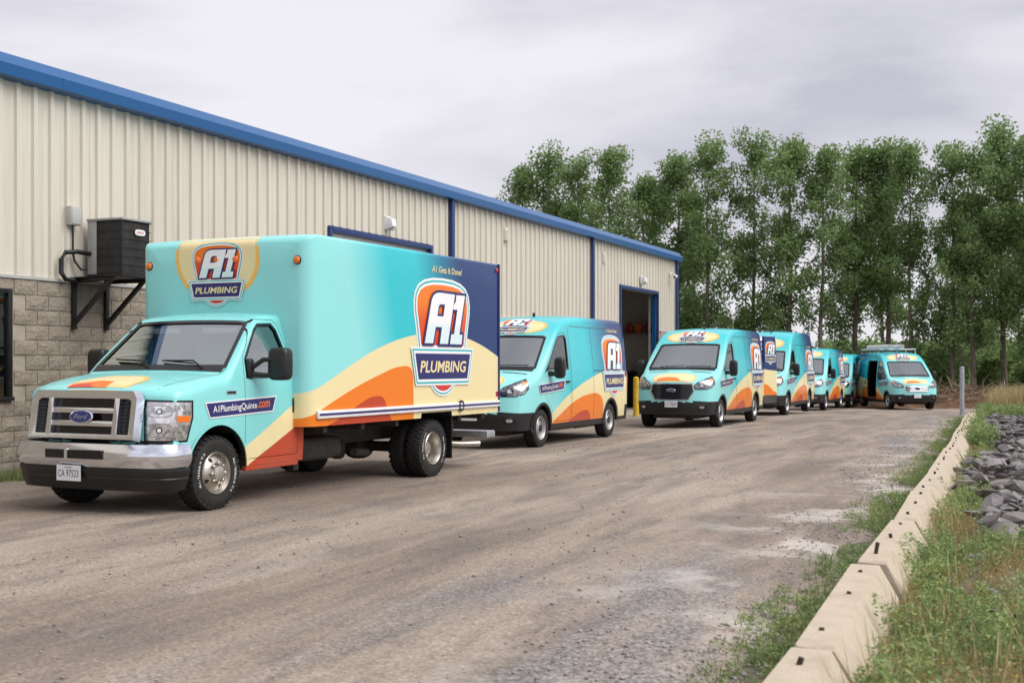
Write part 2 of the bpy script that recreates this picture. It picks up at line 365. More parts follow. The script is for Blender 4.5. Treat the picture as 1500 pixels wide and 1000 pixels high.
# ---------------------------------------------------------------- the company badge (banner centre at 0,0; about 1.75 wide)
def badge(tagline=False):
    d = Decal()
    H_ = [(.66, .2), (.71, .45), (.775, .72), (.785, .85), (.75, .98), (.66, 1.08), (.5, 1.145), (.28, 1.18)]
    dome = H_ + [(0, 1.19)] + [(-x, y) for x, y in H_[::-1]]
    ban = [(-.87, .265), (-.74, -.235), (.74, -.235), (.87, .265)]
    bmp = [(-.37, -.15), (-.34, -.24), (-.25, -.32), (-.13, -.37), (0, -.385), (.13, -.37), (.25, -.32), (.34, -.24), (.37, -.15)]
    for i, (k, m) in enumerate(((0, 'white'), (.032, 'tealv'), (.058, 'white'), (.092, 'logored'))): d.poly(inset(dome, k), m, i, step=.25)
    for i, (k, m) in enumerate(((0, 'white'), (.024, 'tealv'), (.044, 'white'), (.072, 'redv'))): d.poly(inset(bmp, k), m, i + 4)
    for i, (k, m) in enumerate(((0, 'white'), (.024, 'tealv'), (.048, 'white'), (.082, 'navy'))): d.poly(dens(inset(ban, k), .3), m, i + 8, step=.25)
    q = lambda L: [((x - 270) * .00388, (757 - y) * .0019) for x, y in L]
    A = q([(135, 590), (183, 290), (196, 258), (214, 242), (238, 235), (350, 238), (297, 592), (240, 592), (255, 475), (211, 475), (192, 590)])
    hole = q([(222, 400), (231, 335), (236, 322), (246, 315), (277, 315), (265, 400)]); one = q([(360, 240), (425, 240), (382, 522), (405, 522), (398, 592), (313, 592), (322, 522), (342, 522), (368, 345), (336, 345), (341, 312), (356, 285)])
    d.poly(inset(A, -.035), 'navy', 12, [inset(hole, .03)]); d.poly(inset(one, -.035), 'navy', 12)
    d.poly(A, 'logowhite', 13, [hole]); d.poly(one, 'logowhite', 13)
    d.text('PLUMBING', 0, .01, 1.28, .155, 'cream', 12, .18, .02)
    if tagline: d.text('A1 Gets It Done!', .12, 1.30, .84, .085, 'cream', 1, .15, .015)
    return d
BADGE, BADGE_T = badge(), badge(True)
def urlban():
    d = Decal(); o = [(-.60, .085), (.60, .085), (.53, -.085), (-.53, -.085)]
    d.poly(dens(o, .15), 'white', 0, step=.2); d.poly(dens(inset(o, .014), .15), 'navy', 1, step=.2)
    d.text('A1PlumbingQuinte', -.115, -.004, .72, .09, 'white', 2, 0, .006); d.text('.com', .365, .004, .215, .07, 'orange', 2, 0, .018); return d
URL = urlban()
def oval(parent, c, w_, D=(0, 1, 0)):
    g = G(); n = 28; V = []; F = []
    for k, (s_, t) in enumerate(((1, 0), (1, -.012), (.9, -.018))):
        for i in range(n): a = 2 * math.pi * i / n; V.append((c[0] + w_ * s_ * math.cos(a), c[1] + t, c[2] + w_ * .42 * s_ * math.sin(a)))
    for k in range(2): F += [(k * n + i, k * n + (i + 1) % n, (k + 1) * n + (i + 1) % n, (k + 1) * n + i) for i in range(n)]
    g.add(V, F, 0); g.add(V[2 * n:], [tuple(range(n))], 1)
    v, f = textmesh('Ford', .35, .0); xs = [p[0] for p in v]; ys = [p[1] for p in v]; mx_, my = (min(xs) + max(xs)) / 2, (min(ys) + max(ys)) / 2; k = 1.15 * w_ / (max(xs) - min(xs))
    g.add([(c[0] + (p[0] - mx_) * k, c[1] - .0205, c[2] + (p[1] - my) * k * .8) for p in v], f, 2)
    return g.out('emblem', ['chrome', 'ovalblue', 'chrome'], parent)
def plate(parent, c, st):
    g = G(); g.box(c[0] - .155, c[0] + .155, c[1] - .012, c[1], c[2] - .078, c[2] + .078, 0)
    if st:
        v, f = textmesh(st, 0, .0); xs = [p[0] for p in v]; ys = [p[1] for p in v]
        g.add([(c[0] - .135 + (p[0] - min(xs)) / (max(xs) - min(xs)) * .27, c[1] - .0135, c[2] - .038 + (p[1] - min(ys)) / (max(ys) - min(ys)) * .07) for p in v], f, 1)
        v, f = textmesh('ONTARIO', 0, 0); xs = [p[0] for p in v]; ys = [p[1] for p in v]
        g.add([(c[0] - .05 + (p[0] - min(xs)) / (max(xs) - min(xs)) * .10, c[1] - .0135, c[2] + .047 + (p[1] - min(ys)) / (max(ys) - min(ys)) * .016) for p in v], f, 1)
    return g.out('licence_plate', ['plate', 'navy'], parent)
# ---------------------------------------------------------------- wheels (outer face towards +x)
def tyre_mesh(Rr, Wd, rr, lugs):
    g = G(); h = Wd / 2
    g.lathe([(-h * .86, rr), (-h, rr + (Rr - rr) * .35), (-h * .97, rr + (Rr - rr) * .7), (-h * .8, Rr - .018), (-h * .45, Rr - .008), (0, Rr - .006), (h * .45, Rr - .008), (h * .8, Rr - .018), (h * .97, rr + (Rr - rr) * .7), (h, rr + (Rr - rr) * .35), (h * .86, rr), (h * .6, rr - .012), (-h * .6, rr - .012), (-h * .86, rr)], 48)
    for k in range(lugs):
        for j, (x0, x1, ro) in enumerate(((-.93, -.55, 0), (-.45, -.05, .5), (.05, .45, 0), (.55, .93, .5))):
            a = 2 * math.pi * (k + ro) / lugs; da = 2 * math.pi / lugs * .33; V = []
            for aa in (a - da, a + da):
                for x in (x0, x1):
                    top = Rr - (.012 if abs(x) > .8 else 0)
                    for r in (Rr - .035, top): V.append((x * h, r * math.cos(aa), r * math.sin(aa)))
            g.add(V, [(0, 1, 3, 2), (4, 6, 7, 5), (0, 4, 5, 1), (2, 3, 7, 6), (1, 5, 7, 3)])
    return g
def wheel(parent, pos, Rr, Wd, rr, kind, side=1, shared={}):
    key = (Rr, Wd, kind)
    if key not in shared:
        root = bpy.data.objects.new('wheel', None); COL.objects.link(root); root.empty_display_size = .1
        t = tyre_mesh(Rr, Wd, rr, 34 if kind != 'van' else 30).out('tyre', 'rubber', root, 35)
        g = G(); h = Wd / 2
        if kind == 'van':
            g.lathe([(h * .84, rr + .006), (h * .95, rr - .004), (h * .8, rr - .018), (h * .35, rr - .03), (h * .3, rr * .78), (h * .55, rr * .62), (h * .6, rr * .42), (h * .75, rr * .36), (h * .78, 0.001)], 40, 0)
            for k in range(12):
                a = 2 * math.pi * k / 12; V = []
                for i in range(8): b = 2 * math.pi * i / 8; r = rr * .72 + .014 * math.cos(b); aa = a + .10 * math.sin(b); V.append((h * .40 + (rr * .78 - r) * .45 + .016, r * math.cos(aa), r * math.sin(aa)))
                g.add(V, [tuple(range(8))], 1)
            g.lathe([(h * .6, rr * .33), (h * .9, rr * .30), (h * .93, .001)], 20, 1)
            for k in range(5): a = 2 * math.pi * k / 5; g.sq((h * .66, rr * .47 * math.cos(a), rr * .47 * math.sin(a)), (.02, .012, .012), 3, 8, 5, 0)
            mats = ['silver', 'black']
        elif kind == 'front':
            g.lathe([(h * .84, rr + .006), (h * .98, rr - .004), (h * .8, rr - .016), (h * .5, rr - .025), (h * .62, rr * .80), (h * .85, rr * .62), (h * .9, rr * .50), (h * .8, rr * .44), (h * .95, rr * .40), (h * 1.25, rr * .34), (h * 1.32, rr * .20), (h * 1.32, .001)], 44, 0)
            for k in range(4):
                a = 2 * math.pi * k / 4 + .5; V = []
                for i in range(12): b = 2 * math.pi * i / 12; r = rr * .72 + .022 * math.cos(b); aa = a + .14 * math.sin(b); V.append((h * (.62 + (.80 * rr - r) / (.18 * rr) * .23) + .004, r * math.cos(aa), r * math.sin(aa)))
                g.add(V, [tuple(range(12))], 1)
            for k in range(8): a = 2 * math.pi * k / 8; g.lathe([(h * .85, .016), (h * 1.18, .016), (h * 1.24, .009), (h * 1.24, .001)], 8, 0, (0, rr * .48 * math.cos(a), rr * .48 * math.sin(a)))
            mats = ['steelrim', 'dark']
        else:
            g.lathe([(h * .84, rr + .006), (h * .98, rr - .004), (h * .8, rr - .016), (h * .2, rr - .03), (-h * .5, rr * .80), (-h * .7, rr * .6), (-h * .6, rr * .40), (h * .25, rr * .34), (h * .3, .001)], 44, 0)
            for k in range(8): a = 2 * math.pi * k / 8; g.lathe([(-h * .65, .014), (-h * .2, .014), (-h * .15, .001)], 8, 0, (0, rr * .5 * math.cos(a), rr * .5 * math.sin(a)))
            mats = ['steelrim', 'dark']
        g.out('rim', mats, root, 35)
        if kind != 'van':       # raised white sidewall lettering
            dg = G(); s_ = 'ALL-TERRAIN T/A'; rm = rr + (Rr - rr) * .45
            for start in (3.6, .5):
                for i, ch in enumerate(s_):
                    if ch == ' ': continue
                    v, f = textmesh(ch, 0, .01); a = start - i * .085; ca, sa = math.cos(a), math.sin(a)
                    dg.add([(h * 1.0 + .003 - abs(p[1] * .04 - .014) * .12, (rm + p[1] * .04 - .014) * ca + p[0] * .036 * sa, (rm + p[1] * .04 - .014) * sa - p[0] * .036 * ca) for p in v], f)
            dg.out('lettering', 'white', t, None)
        shared[key] = root; root.parent = parent; root.location = pos; root.rotation_euler.z = 0 if side > 0 else math.pi; return root
    c = copy_tree(shared[key], parent); c.location = pos; c.rotation_euler.z = 0 if side > 0 else math.pi; c.rotation_euler.x = random.random() * 3; return c
def cyl_g(y, z, r, x0, x1, n=40): return G().prism([(y + r * math.cos(2 * math.pi * i / n), z + r * math.sin(2 * math.pi * i / n)) for i in range(n)], 'x', x0, x1)
def seatrow(root, xs, y, z):
    for x in xs:
        g = G(); g.sq((x, y, z + .12), (.24, .25, .10)); g.sq((x, y + .27, z + .48), (.23, .08, .34)); g.sq((x, y + .30, z + .90), (.13, .05, .10)); g.out('seat', 'seat', root, 40)
def steering(root, x, y, z):
    g = G(); P = [(x + .19 * math.cos(t), y + .08 * math.sin(t), z + .17 * math.sin(t)) for t in (2 * math.pi * i / 24 for i in range(25))]
    g.tube(P, .016, 8); g.tube([(x - .18, y, z), (x + .18, y, z)], .014); g.tube([(x, y, z), (x, y - .25, z - .15)], .03); g.out('steering_wheel', 'interior', root, 40)
# ---------------------------------------------------------------- cargo van
def build_van(name, label, roof='med', slide=False, chrome_grille=False):
    root = thing(name, label, 'van')
    W = 1.01
    top = [(0, 1.10), (.03, 1.145), (.12, 1.20), (.3, 1.265), (.6, 1.345), (.88, 1.42), (.96, 1.46), (1.78, 2.10)]
    top += [(1.95, 2.23), (2.15, 2.355), (2.4, 2.44), (2.75, 2.49), (3.4, 2.525), (5.6, 2.52), (5.85, 2.50), (5.95, 2.46)] if roof == 'med' else [(1.95, 2.27), (2.15, 2.45), (2.4, 2.60), (2.75, 2.70), (3.4, 2.76), (5.6, 2.76), (5.85, 2.74), (5.95, 2.70)]
    zt = lambda y: lerp(top, y)
    plan = [(0, .86), (.05, .90), (.2, .945), (.5, .985), (.9, 1.0), (5.5, 1.0), (5.85, .985), (5.95, .96)]
    def wf(y, z):
        t = 1 - .13 * max(0, (z - 1.25) / 1.2) ** 1.35 - .02 * max(0, (.62 - z) / .3) + .006 * math.sin(min(1, max(0, (z - .5) / .8)) * math.pi)
        return W * lerp(plan, y) * t
    rf = lambda y: lerp([(0, .07), (.3, .13), (.95, .12), (1.3, .09), (1.8, .10), (2.4, .13), (5.9, .11)], y)
    ys = [0, .015, .04, .08, .14, .2, .3, .4, .5, .6, .7, .8, .88, .96, 1.06, 1.2, 1.35, 1.5, 1.65, 1.78, 1.86, 1.95, 2.05, 2.15, 2.28, 2.4, 2.6, 2.75, 3.0, 3.4, 3.9, 4.4, 5.0, 5.5, 5.7, 5.8, 5.88, 5.93, 5.95]
    def deform(x, y, z):
        k = max(0, 1 - y / 1.0) if y < 1 else 0
        return (x, y + .30 * abs(x) ** 2.6 * k ** 1.2 + .16 * max(0, z - .62) * k ** 3 + .05 * max(0, .5 - z) * k ** 3, z)
    raw = loft(ys, .34, zt, wf, rf, .035, (.34, .42, .50, .58, .66, .74), deform)
    for m in ('vanpaint', 'dark', 'black'): raw.materials.append(M[m])
    for p in raw.polygons:
        c = p.center
        if c.z < .66 and c.y < 1.0 or c.z < .66 and c.y > 5.72 or c.z < .42: p.material_index = 2
    B = bvh_of(raw); me = raw
    for y in (1.02, 4.77):
        for s in (1, -1): me = boolop(me, cutter(cyl_g(y, .36, .43, .60 * s, 1.3 * s)))
    cav = loft([1.12, 1.2, 1.35, 1.5, 1.65, 1.78, 1.95, 2.15, 2.4] + ([3, 4, 5, 5.8] if slide else [2.5]), .5, lambda y: zt(y) - .10, lambda y, z: wf(y, z) - .06, lambda y: .07, .03, (.5, .6, .7), None, 9, 1)
    for i in range(3): cav.materials.append(M['interior'])
    cav.polygons.foreach_set('material_index', [1] * len(cav.polygons)); me = boolop(me, cav)
    win = [(1.33, 1.46), (1.38, 1.54), (1.64, 1.79), (1.84, 1.965), (1.97, 2.05), (2.29, 2.08), (2.34, 2.02), (2.34, 1.46)]
    me = boolop(me, cutter(G().prism(win, 'x', .5, 1.4))); me = boolop(me, cutter(G().prism(win, 'x', -1.4, -.5)))
    sl = Vector((0, 1.78 - .96, 2.10 - 1.46)).normalized(); nrm = Vector((0, -sl.z, sl.y)); O = Vector((0, .96, 1.46)); L = math.hypot(.82, .64)
    wsp = [(-.865, .045), (-.45, .02), (0, .012), (.45, .02), (.865, .045), (.765, L - .06), (.71, L - .022), (-.71, L - .022), (-.765, L - .06)]
    P3 = lambda u, v, t: tuple(O + Vector((u, 0, 0)) + sl * v + nrm * t)
    n = len(wsp); g = G(); g.add([P3(u, v, -.3) for u, v in wsp] + [P3(u, v, .3) for u, v in wsp], [tuple(range(n)), tuple(range(n, 2 * n))[::-1]] + [(i, (i + 1) % n, n + (i + 1) % n, n + i) for i in range(n)])
    me = boolop(me, cutter(g))
    doorp = [(1.14, 1.30), (1.17, 1.42), (1.40, 1.64), (1.64, 1.87), (1.84, 2.04), (1.98, 2.12), (2.36, 2.145), (2.42, 2.08), (2.44, 1.2), (2.42, .46), (1.60, .46), (1.53, .62), (1.42, .76), (1.24, .87), (1.14, 1.0)]
    doors = []
    for s in (1, -1):
        doors.append((s, boolop(me.copy(), cutter(G().prism(doorp, 'x', .72 * s, 1.4 * s), 0), 'INTERSECT')))
    for s in (1, -1): me = boolop(me, cutter(G().prism(inset(doorp, -.007), 'x', .72 * s, 1.4 * s)))
    slp = [(2.50, .48), (2.50, 2.12), (3.72, 2.14), (3.72, .48)]
    if slide: me = boolop(me, cutter(G().prism(slp, 'x', -1.4, -.6)))
    # bumper: split off from the body by its material
    def split(mesh, want):
        bm = bmesh.new(); bm.from_mesh(mesh); bmesh.ops.delete(bm, geom=[f for f in bm.faces if (f.material_index == 2) != want], context='FACES'); m2 = mesh.copy(); bm.to_mesh(m2); bm.free(); return m2
    body = link(split(me, False), 'body', root, None, 32); bm_me = split(me, True); bumper = link(bm_me, 'bumper', root, None, 32)
    SideF = lambda s, y, z, sc_=1.: Frame(B, (s * 1.0, y, z), (0, s, 0), (0, 0, 1), (-s, 0, 0), sc_)
    FrontF = lambda z, sc_=1., x=0: Frame(B, (x, 0, z), (1, 0, 0), (0, 0, 1), (0, 1, 0), sc_)
    for s, dm in doors:
        d = link(dm, 'front_door', root, None, 32)
        Decal().poly(dens(inset([(y * s, z) for y, z in win], -.015), .12), 'glassd', 0, step=.12).out('window', SideF(s, 0, 0), d, -.014)
        ring = [(y * s, z) for y, z in win]; Decal().poly(dens(inset(ring, -.03), .1), 'gloss', 0, [dens(inset(ring, .012), .1)]).out('window_seal', SideF(s, 0, 0), d, .003)
        g = G(); g.sq((s * 1.025, 2.27, 1.20), (.022, .10, .022), 3); g.out('handle', 'black', d, 40)
    Decal().poly(dens(wsp, .1), 'glass', 0, step=.1).out('windshield', Frame(B, O, (1, 0, 0), sl, -nrm), root, -.01)
    Decal().poly(dens(inset(wsp, -.015), .1), 'gloss', 0, [dens(inset(wsp, .035), .1)]).out('windshield_border', Frame(B, O, (1, 0, 0), sl, -nrm), root, .002)
    g = G()
    for x0, x1 in ((-.55, .05), (.1, .72)):
        a, b = Frame(B, O, (1, 0, 0), sl, -nrm).pt(x0, .05, .03), Frame(B, O, (1, 0, 0), sl, -nrm).pt(x1, .09, .025); g.tube([a, b], .011, 6)
    g.out('wiper', 'black', root, 40)
    Decal().poly(dens([(-.84, -.055), (.84, -.055), (.86, .035), (-.86, .035)], .1), 'black', 0, step=.09).out('cowl', Frame(B, O - sl * .01, (1, 0, 0), sl, -nrm), root, .006)
    # grille
    if chrome_grille: gp = [(-.44, .76), (-.53, .93), (-.48, 1.04), (.48, 1.04), (.53, .93), (.44, .76)]
    else: gp = [(-.42, .69), (-.545, .90), (-.50, 1.10), (.50, 1.10), (.545, .90), (.42, .69)]
    gr = Decal().poly(dens(gp, .08), 'chrome' if chrome_grille else 'silver', 0, step=.1).poly(dens(inset(gp, .022), .08), 'gloss', 5, step=.1).out('grille', FrontF(0), root, .012)
    bars = G(); ff = FrontF(0)
    for k in range(3 if chrome_grille else 6):
        z = (.82 + .085 * k) if chrome_grille else (.765 + .052 * k); hw = .49 - abs(z - .92) * .4 - .03; t = .02 if chrome_grille else .010
        bars.tube([tuple(ff.pt(-hw + 2 * hw * i / 12, z, .022)) for i in range(13)], t, 6)
    bars.out('grille_bar', 'chrome' if chrome_grille else 'black', gr, 40)
    p = ff.pt(0, .92, .045); oval(root, (p.x, p.y, p.z), .115)
    for s in (1, -1):
        fr = Frame(B, (s * .80, .25, 1.08), (.72 * s if s > 0 else .72, .70 * s, 0) if False else Vector((.72, .70 * s, 0)), (0, 0, 1), Vector((-.70 * s, .72, 0)))
        hp = [(-.24, -.12), (-.27, -.05), (-.19, .03), (.08, .125), (.27, .175), (.27, .02), (.16, -.075), (0, -.12)]; hp = hp if s > 0 else [(-a, b) for a, b in hp]
        hl = Decal().poly(dens(inset(hp, -.014), .06), 'gloss', 0, step=.06).poly(dens(hp, .06), 'lampd', 4, step=.06).out('headlight', fr, root, .004)
        Decal().poly(ell(-.10 * s, -.035, .07, .05, 20), 'gloss', 0).poly(ell(-.10 * s, -.035, .05, .038, 20), 'lamp', 2).poly(dens([(.13 * s, .10), (.25 * s, .145), (.25 * s, .105), (.13 * s, .06)], .05), 'amber', 1).out('lamp_unit', fr, hl, .012)
        Decal().poly([(s * .60, .58), (s * .84, .60), (s * .84, .47), (s * .64, .44)], 'gloss', 0, step=.06).poly(ell(s * .73, .525, .055, .03), 'lamp', 3).out('fog_lamp', FrontF(0), bumper, .008)
        # mirror
        mr = G(); mr.sq((s * 1.20, 1.40, 1.47), (.10, .09, .20), 4); mr.sq((s * 1.03, 1.34, 1.36), (.12, .05, .05), 3); mo = mr.out('mirror', 'black', root, 40)
        g = G(); g.box(s * 1.20 - .08, s * 1.20 + .08, 1.488, 1.4945, 1.32, 1.62); g.out('mirror_glass', 'chrome', mo)
        Decal().poly([(1.14 * s, 1.38), (1.36 * s, 1.565), (1.36 * s, 1.44)], 'black', 0, step=.1).out('mirror_sail', SideF(s, 0, 0), root, .006)
        # arch trims, sills, art
        for y in (1.02, 4.77):
            a0, a1 = R(-8), R(188); arc = [(y * s + .475 * math.cos(t), .36 + .475 * math.sin(t)) for t in np.linspace(a0, a1, 26)] + [(y * s + .425 * math.cos(t), .36 + .425 * math.sin(t)) for t in np.linspace(a1, a0, 26)]
            Decal().poly(arc, 'black', 0).out('arch_trim', SideF(s, 0, 0), root, .012)
        g = G(); g.box(s * .86, s * .985, 1.50, 4.32, .30, .40); g.out('sill', 'black', root, 30, .02)
        BADGE_T.out('logo_decal', SideF(s, 4.98 if s > 0 else 4.98, 1.17, .83), root, .004)
        URL.out('website_decal', Frame(B, (s, 1.46, 1.11), (0, s, .055), (0, 0, 1), (-s, 0, 0), 1.08), root, .014)
        sm = []
        for yy in ((2.50, 3.74) if not slide or s > 0 else ()): sm.append([(yy * s - .006, .46), (yy * s + .006, .46), (yy * s + .006, 2.28), (yy * s - .006, 2.28)])
        sm.append([(2.6 * s, 2.275), (5.85 * s, 2.275), (5.85 * s, 2.287), (2.6 * s, 2.287)])
        if not slide or s > 0: sm.append([(3.76 * s, 1.395), (5.75 * s, 1.395), (5.75 * s, 1.415), (3.76 * s, 1.415)])
        dd = Decal()
        for q in sm: dd.poly(dens(q, .15), 'gloss', 0)
        dd.out('panel_seam', SideF(s, 0, 0), root, .0015)
        for y in (1.02, 4.77): wheel(root, (s * .87, y, .36), .36, .235, .215, 'van', s)
        g = G(); g.sq((s * .955, 5.93, 1.15), (.035, .03, .24), 4); g.out('tail_light', 'redl', root, 40)
    # hood and header prints
    fr = Frame(B, (0, .3, 1.2), (1, 0, 0), (0, 1, .35), (0, 0, -1))
    half = [(.50, -.20), (.55, 0), (.50, .16), (.36, .26), (.15, .31)]
    hood = half + [(-a, b) for a, b in half[::-1]]
    d = Decal().poly(dens(hood, .08), 'gold', 0, step=.08).poly(dens(inset(hood, .03), .08), 'cream', 1, step=.08)
    d.poly(dens([(-.47, -.17), (.20, -.17), (.05, -.03), (-.2, .0), (-.42, -.06)], .08), 'orange', 2, step=.08); d.out('hood_decal', fr, root, .004)
    for s in (1, -1): Decal().poly(dens([(s * .30, .58), (s * .80, .56), (s * .80, .60), (s * .30, .62)], .08), 'gloss', 0, step=.1).out('hood_vent', Frame(B, (0, .22, 1.2), (1, 0, 0), (0, 1, .35), (0, 0, -1)), root, .004)
    hs = Vector((0, .42, .36 if roof == 'med' else .5)).normalized(); hc = (0, 2.02, 2.27 if roof == 'med' else 2.33)
    fr = Frame(B, hc, (1, 0, 0), hs, (0, hs.z, -hs.y))
    Decal().poly(dens(ell(0, 0, .68, .26, 32, 2.3), .1), 'gold', 0, step=.08).poly(dens(ell(0, 0, .62, .235, 32, 2.3), .1), 'cream', 1, step=.08).out('header_decal', fr, root, .003)
    BADGE.out('header_logo', Frame(B, (hc[0], hc[1] - .14 * hs.y, hc[2] - .14 * hs.z), (1, 0, 0), hs, (0, hs.z, -hs.y), .42 if roof == 'med' else .46), root, .0065)
    # cabin and underside
    g = G(); g.sq((0, 1.28, 1.22), (.9, .24, .20), 4); g.out('dashboard', 'interior', root, 40)
    seatrow(root, (-.5, .5), 1.95, .85); steering(root, .48, 1.52, 1.38)
    g = G(); g.box(-.55, .55, .35, 5.7, .24, .36); g.box(-.8, .8, 1.7, 4.1, .26, .345); g.tube([(.4, 4.2, .25), (.4, 5.6, .25)], .06); g.tube([(-.8, 4.77, .36), (.8, 4.77, .36)], .06); g.tube([(-.8, 1.02, .36), (.8, 1.02, .36)], .05); g.out('chassis', 'chassis', root, 40)  # dark boxes added under the floor to block light, plus axles and exhaust
    g = G(); g.sq((.1, 2.75, zt(2.75) + .03), (.02, .05, .05), 3); g.out('antenna', 'black', root, 40)
    if slide:   # sliding door run back along the outside, shelves and load in the opening
        dv_ = G(); pts = [(.48, -.995), (.9, -1.02), (1.3, -1.02), (1.7, -.985), (2.14, -.915)]
        V = []; F = []
        for y in (3.62, 4.86):
            for z, x in pts: V += [(x - .10, y, z), (x - .06, y, z)]
        n = len(pts) * 2
        for i in range(len(pts) - 1): a = 2 * i; F += [(a, a + 2, n + a + 2, n + a), (a + 1, n + a + 1, n + a + 3, a + 3), (a, a + 1, a + 3, a + 2), (n + a, n + a + 2, n + a + 3, n + a + 1)]
        F += [(0, n, n + 1, 1), (n - 2, n - 1, 2 * n - 1, 2 * n - 2)]
        dv_.add(V, F); so_ = dv_.out('sliding_door', 'vanpaint', root, 30); G().sq((-1.14, 3.72, 1.15), (.02, .03, .10)).out('handle', 'black', so_, 40)
        g = G()
        for z in (.62, 1.1, 1.55, 1.95): g.box(.35, .84, 2.5, 5.4, z, z + .03)
        for y in (2.52, 3.2, 3.9): g.box(.35, .38, y, y + .03, .55, 2.2)
        g.out('shelf', 'galv', root)
    root['bvh'] = 0; del root['bvh']
    return root
def place(o, x, y, z, rz): o.location = (x, y, z); o.rotation_euler = (0, 0, R(rz))
def gz(y): return lerp([(15, 0), (20, -.04), (30, -.07), (40, -.15), (50, -.36), (56, -.5), (62, -.6), (80, -.7), (3000, -.7)], y)
GV = 'wrapped cargo vans parked in a row along the building'
v2 = build_van('cargo_van', 'turquoise wrapped cargo van parked directly behind the box truck')
v3, v5, v6 = copy_tree(v2), copy_tree(v2), copy_tree(v2)
v4 = build_van('cargo_van', 'tallest wrapped van, high roof, with a mid-height van right behind it', 'high')
v7 = build_van('cargo_van', 'van facing out with chrome bar grille, open sliding door and white tubes on its roof', 'med', True, True)
tag(v3, 'wrapped cargo van beside the yellow bollard with a rear door standing open', 'van'); tag(v5, 'wrapped van parked at the end of the row behind the high roof van', 'van'); tag(v6, 'half hidden wrapped van beyond the open sliding door', 'van')
for v in (v2, v3, v4, v5, v6): v['group'] = GV
place(v2, -9.6, 19.95, gz(20), -.3); place(v3, -8.45, 28.85, gz(30), 0); place(v4, -8.72, 38.55, gz(40), 0); place(v5, -9.25, 49.15, gz(50), 0); place(v6, -9.4, 57.0, gz(58), 0); place(v7, -5.25, 55.25, gz(55), 24.5)
for v, s_ in ((v2, 'BA 90718'), (v3, 'CC 74687'), (v4, ''), (v5, ''), (v6, ''), (v7, '')): plate(v, (-.0, -.004, .60), s_)
# open rear door on the van by the bollard
def rear_door(v):
    hx, hy = .97, 5.97; a = R(103); g = G(); prof = [(.45, 0), (1.2, .0), (1.7, .03), (2.1, .07), (2.36, .12)]
    V = []; F = []; ux, uy = -math.cos(a), math.sin(a); nx, ny = math.sin(a), math.cos(a)
    for t in (0, .88):
        for z, k in prof:
            tt = max(t - (k if t else -k * .0), 0); V += [(hx + ux * tt, hy + uy * tt, z), (hx + ux * tt - nx * .05, hy + uy * tt - ny * .05, z)]
    n = len(prof) * 2
    for i in range(len(prof) - 1): b = 2 * i; F += [(b, b + 2, n + b + 2, n + b), (b + 1, n + b + 1, n + b + 3, b + 3), (b, b + 1, b + 3, b + 2), (n + b, n + b + 2, n + b + 3, n + b + 1)]
    F += [(0, n, n + 1, 1), (n - 2, n - 1, 2 * n - 1, 2 * n - 2)]
    g.add(V, F); o = g.out('rear_door', 'doorpaint', v, 30); BADGE.out('logo_decal', Frame(bvh_of(o.data), (hx + ux * .42, hy + uy * .42, 1.72), (ux, uy, 0), (0, 0, 1), (-nx, -ny, 0), .42), o, .004)
    return o
M['doorpaint'] = paint('rear_door_wrap', [(0, NAVY), (1, NAVY)], [([(5.5, 1.45), (7.2, 1.35)], CR), ([(5.5, .95), (6.2, .98), (6.4, .9), (6.6, .8), (7.2, .75)], OR), ([(5.5, .68), (7.2, .68)], (.05, .05, .055))], 5.5, 7.2)
rear_door(v3)
# ladder rack with two pipe tubes on the far van
rk = thing('roof_rack', 'white ladder rack on the roof of the van with the open sliding door', 'rack'); rk.location = v7.location; rk.rotation_euler = v7.rotation_euler
for y in (2.75, 4.0, 5.2):
    g = G(); g.tube([(-.85, y, 2.42), (-.82, y, 2.64), (.82, y, 2.64), (.85, y, 2.42)], .025, 6); g.out('crossbar', 'pvc', rk, 40)
for s in (-1, 1): g = G(); g.tube([(s * .82, 2.6, 2.66), (s * .82, 5.4, 2.66)], .022, 6); g.out('side_rail', 'pvc', rk, 40)
for x, z, lb in ((-.45, 2.79, 'white capped pipe tube on the roof rack, on the open sliding door side'), (.05, 2.79, 'white capped pipe tube along the middle of the van roof rack')):
    t = thing('pipe_tube', lb, 'pipe', v7.location, 0, 'white tubes on the roof rack'); t.rotation_euler = v7.rotation_euler
    g = G(); g.tube([(x, 2.2, z - .03), (x, 5.5, z - .03)], .09, 18); g.out('tube', 'pvc', t, 40)
    g = G(); g.tube([(x, 2.15, z - .03), (x, 2.26, z - .03)], .102, 18); g.out('end_cap', 'boxgrey', t, 40)
def in_v7(x, y, z): return v7.matrix_basis @ Vector((x, y, z))
for (x, y, z, hx, hy, hz, m, nm, lb) in ((.55, 2.8, .78, .16, .22, .13, 'bluebox', 'storage_bin', 'blue bin low inside the open sliding door'), (.55, 3.3, 1.25, .15, .2, .12, 'redbox', 'tool_case', 'red case on the shelf inside the open van'), (.55, 2.8, 1.70, .15, .2, .12, 'greenbox', 'storage_bin', 'green bin on the upper shelf inside the open van'), (.52, 2.85, 1.24, .12, .15, .11, 'pvc', 'storage_bin', 'white bin on the middle shelf inside the open van')):
    t = thing(nm, lb, 'box', v7.location); t.rotation_euler = v7.rotation_euler
    G().box(x - hx, x + hx, y - hy, y + hy, z - hz, z + hz - .03).out('bin', m, t, 30, .015); G().box(x - hx - .012, x + hx + .012, y - hy - .012, y + hy + .012, z + hz - .035, z + hz).out('lid', m, t, 30, .008)
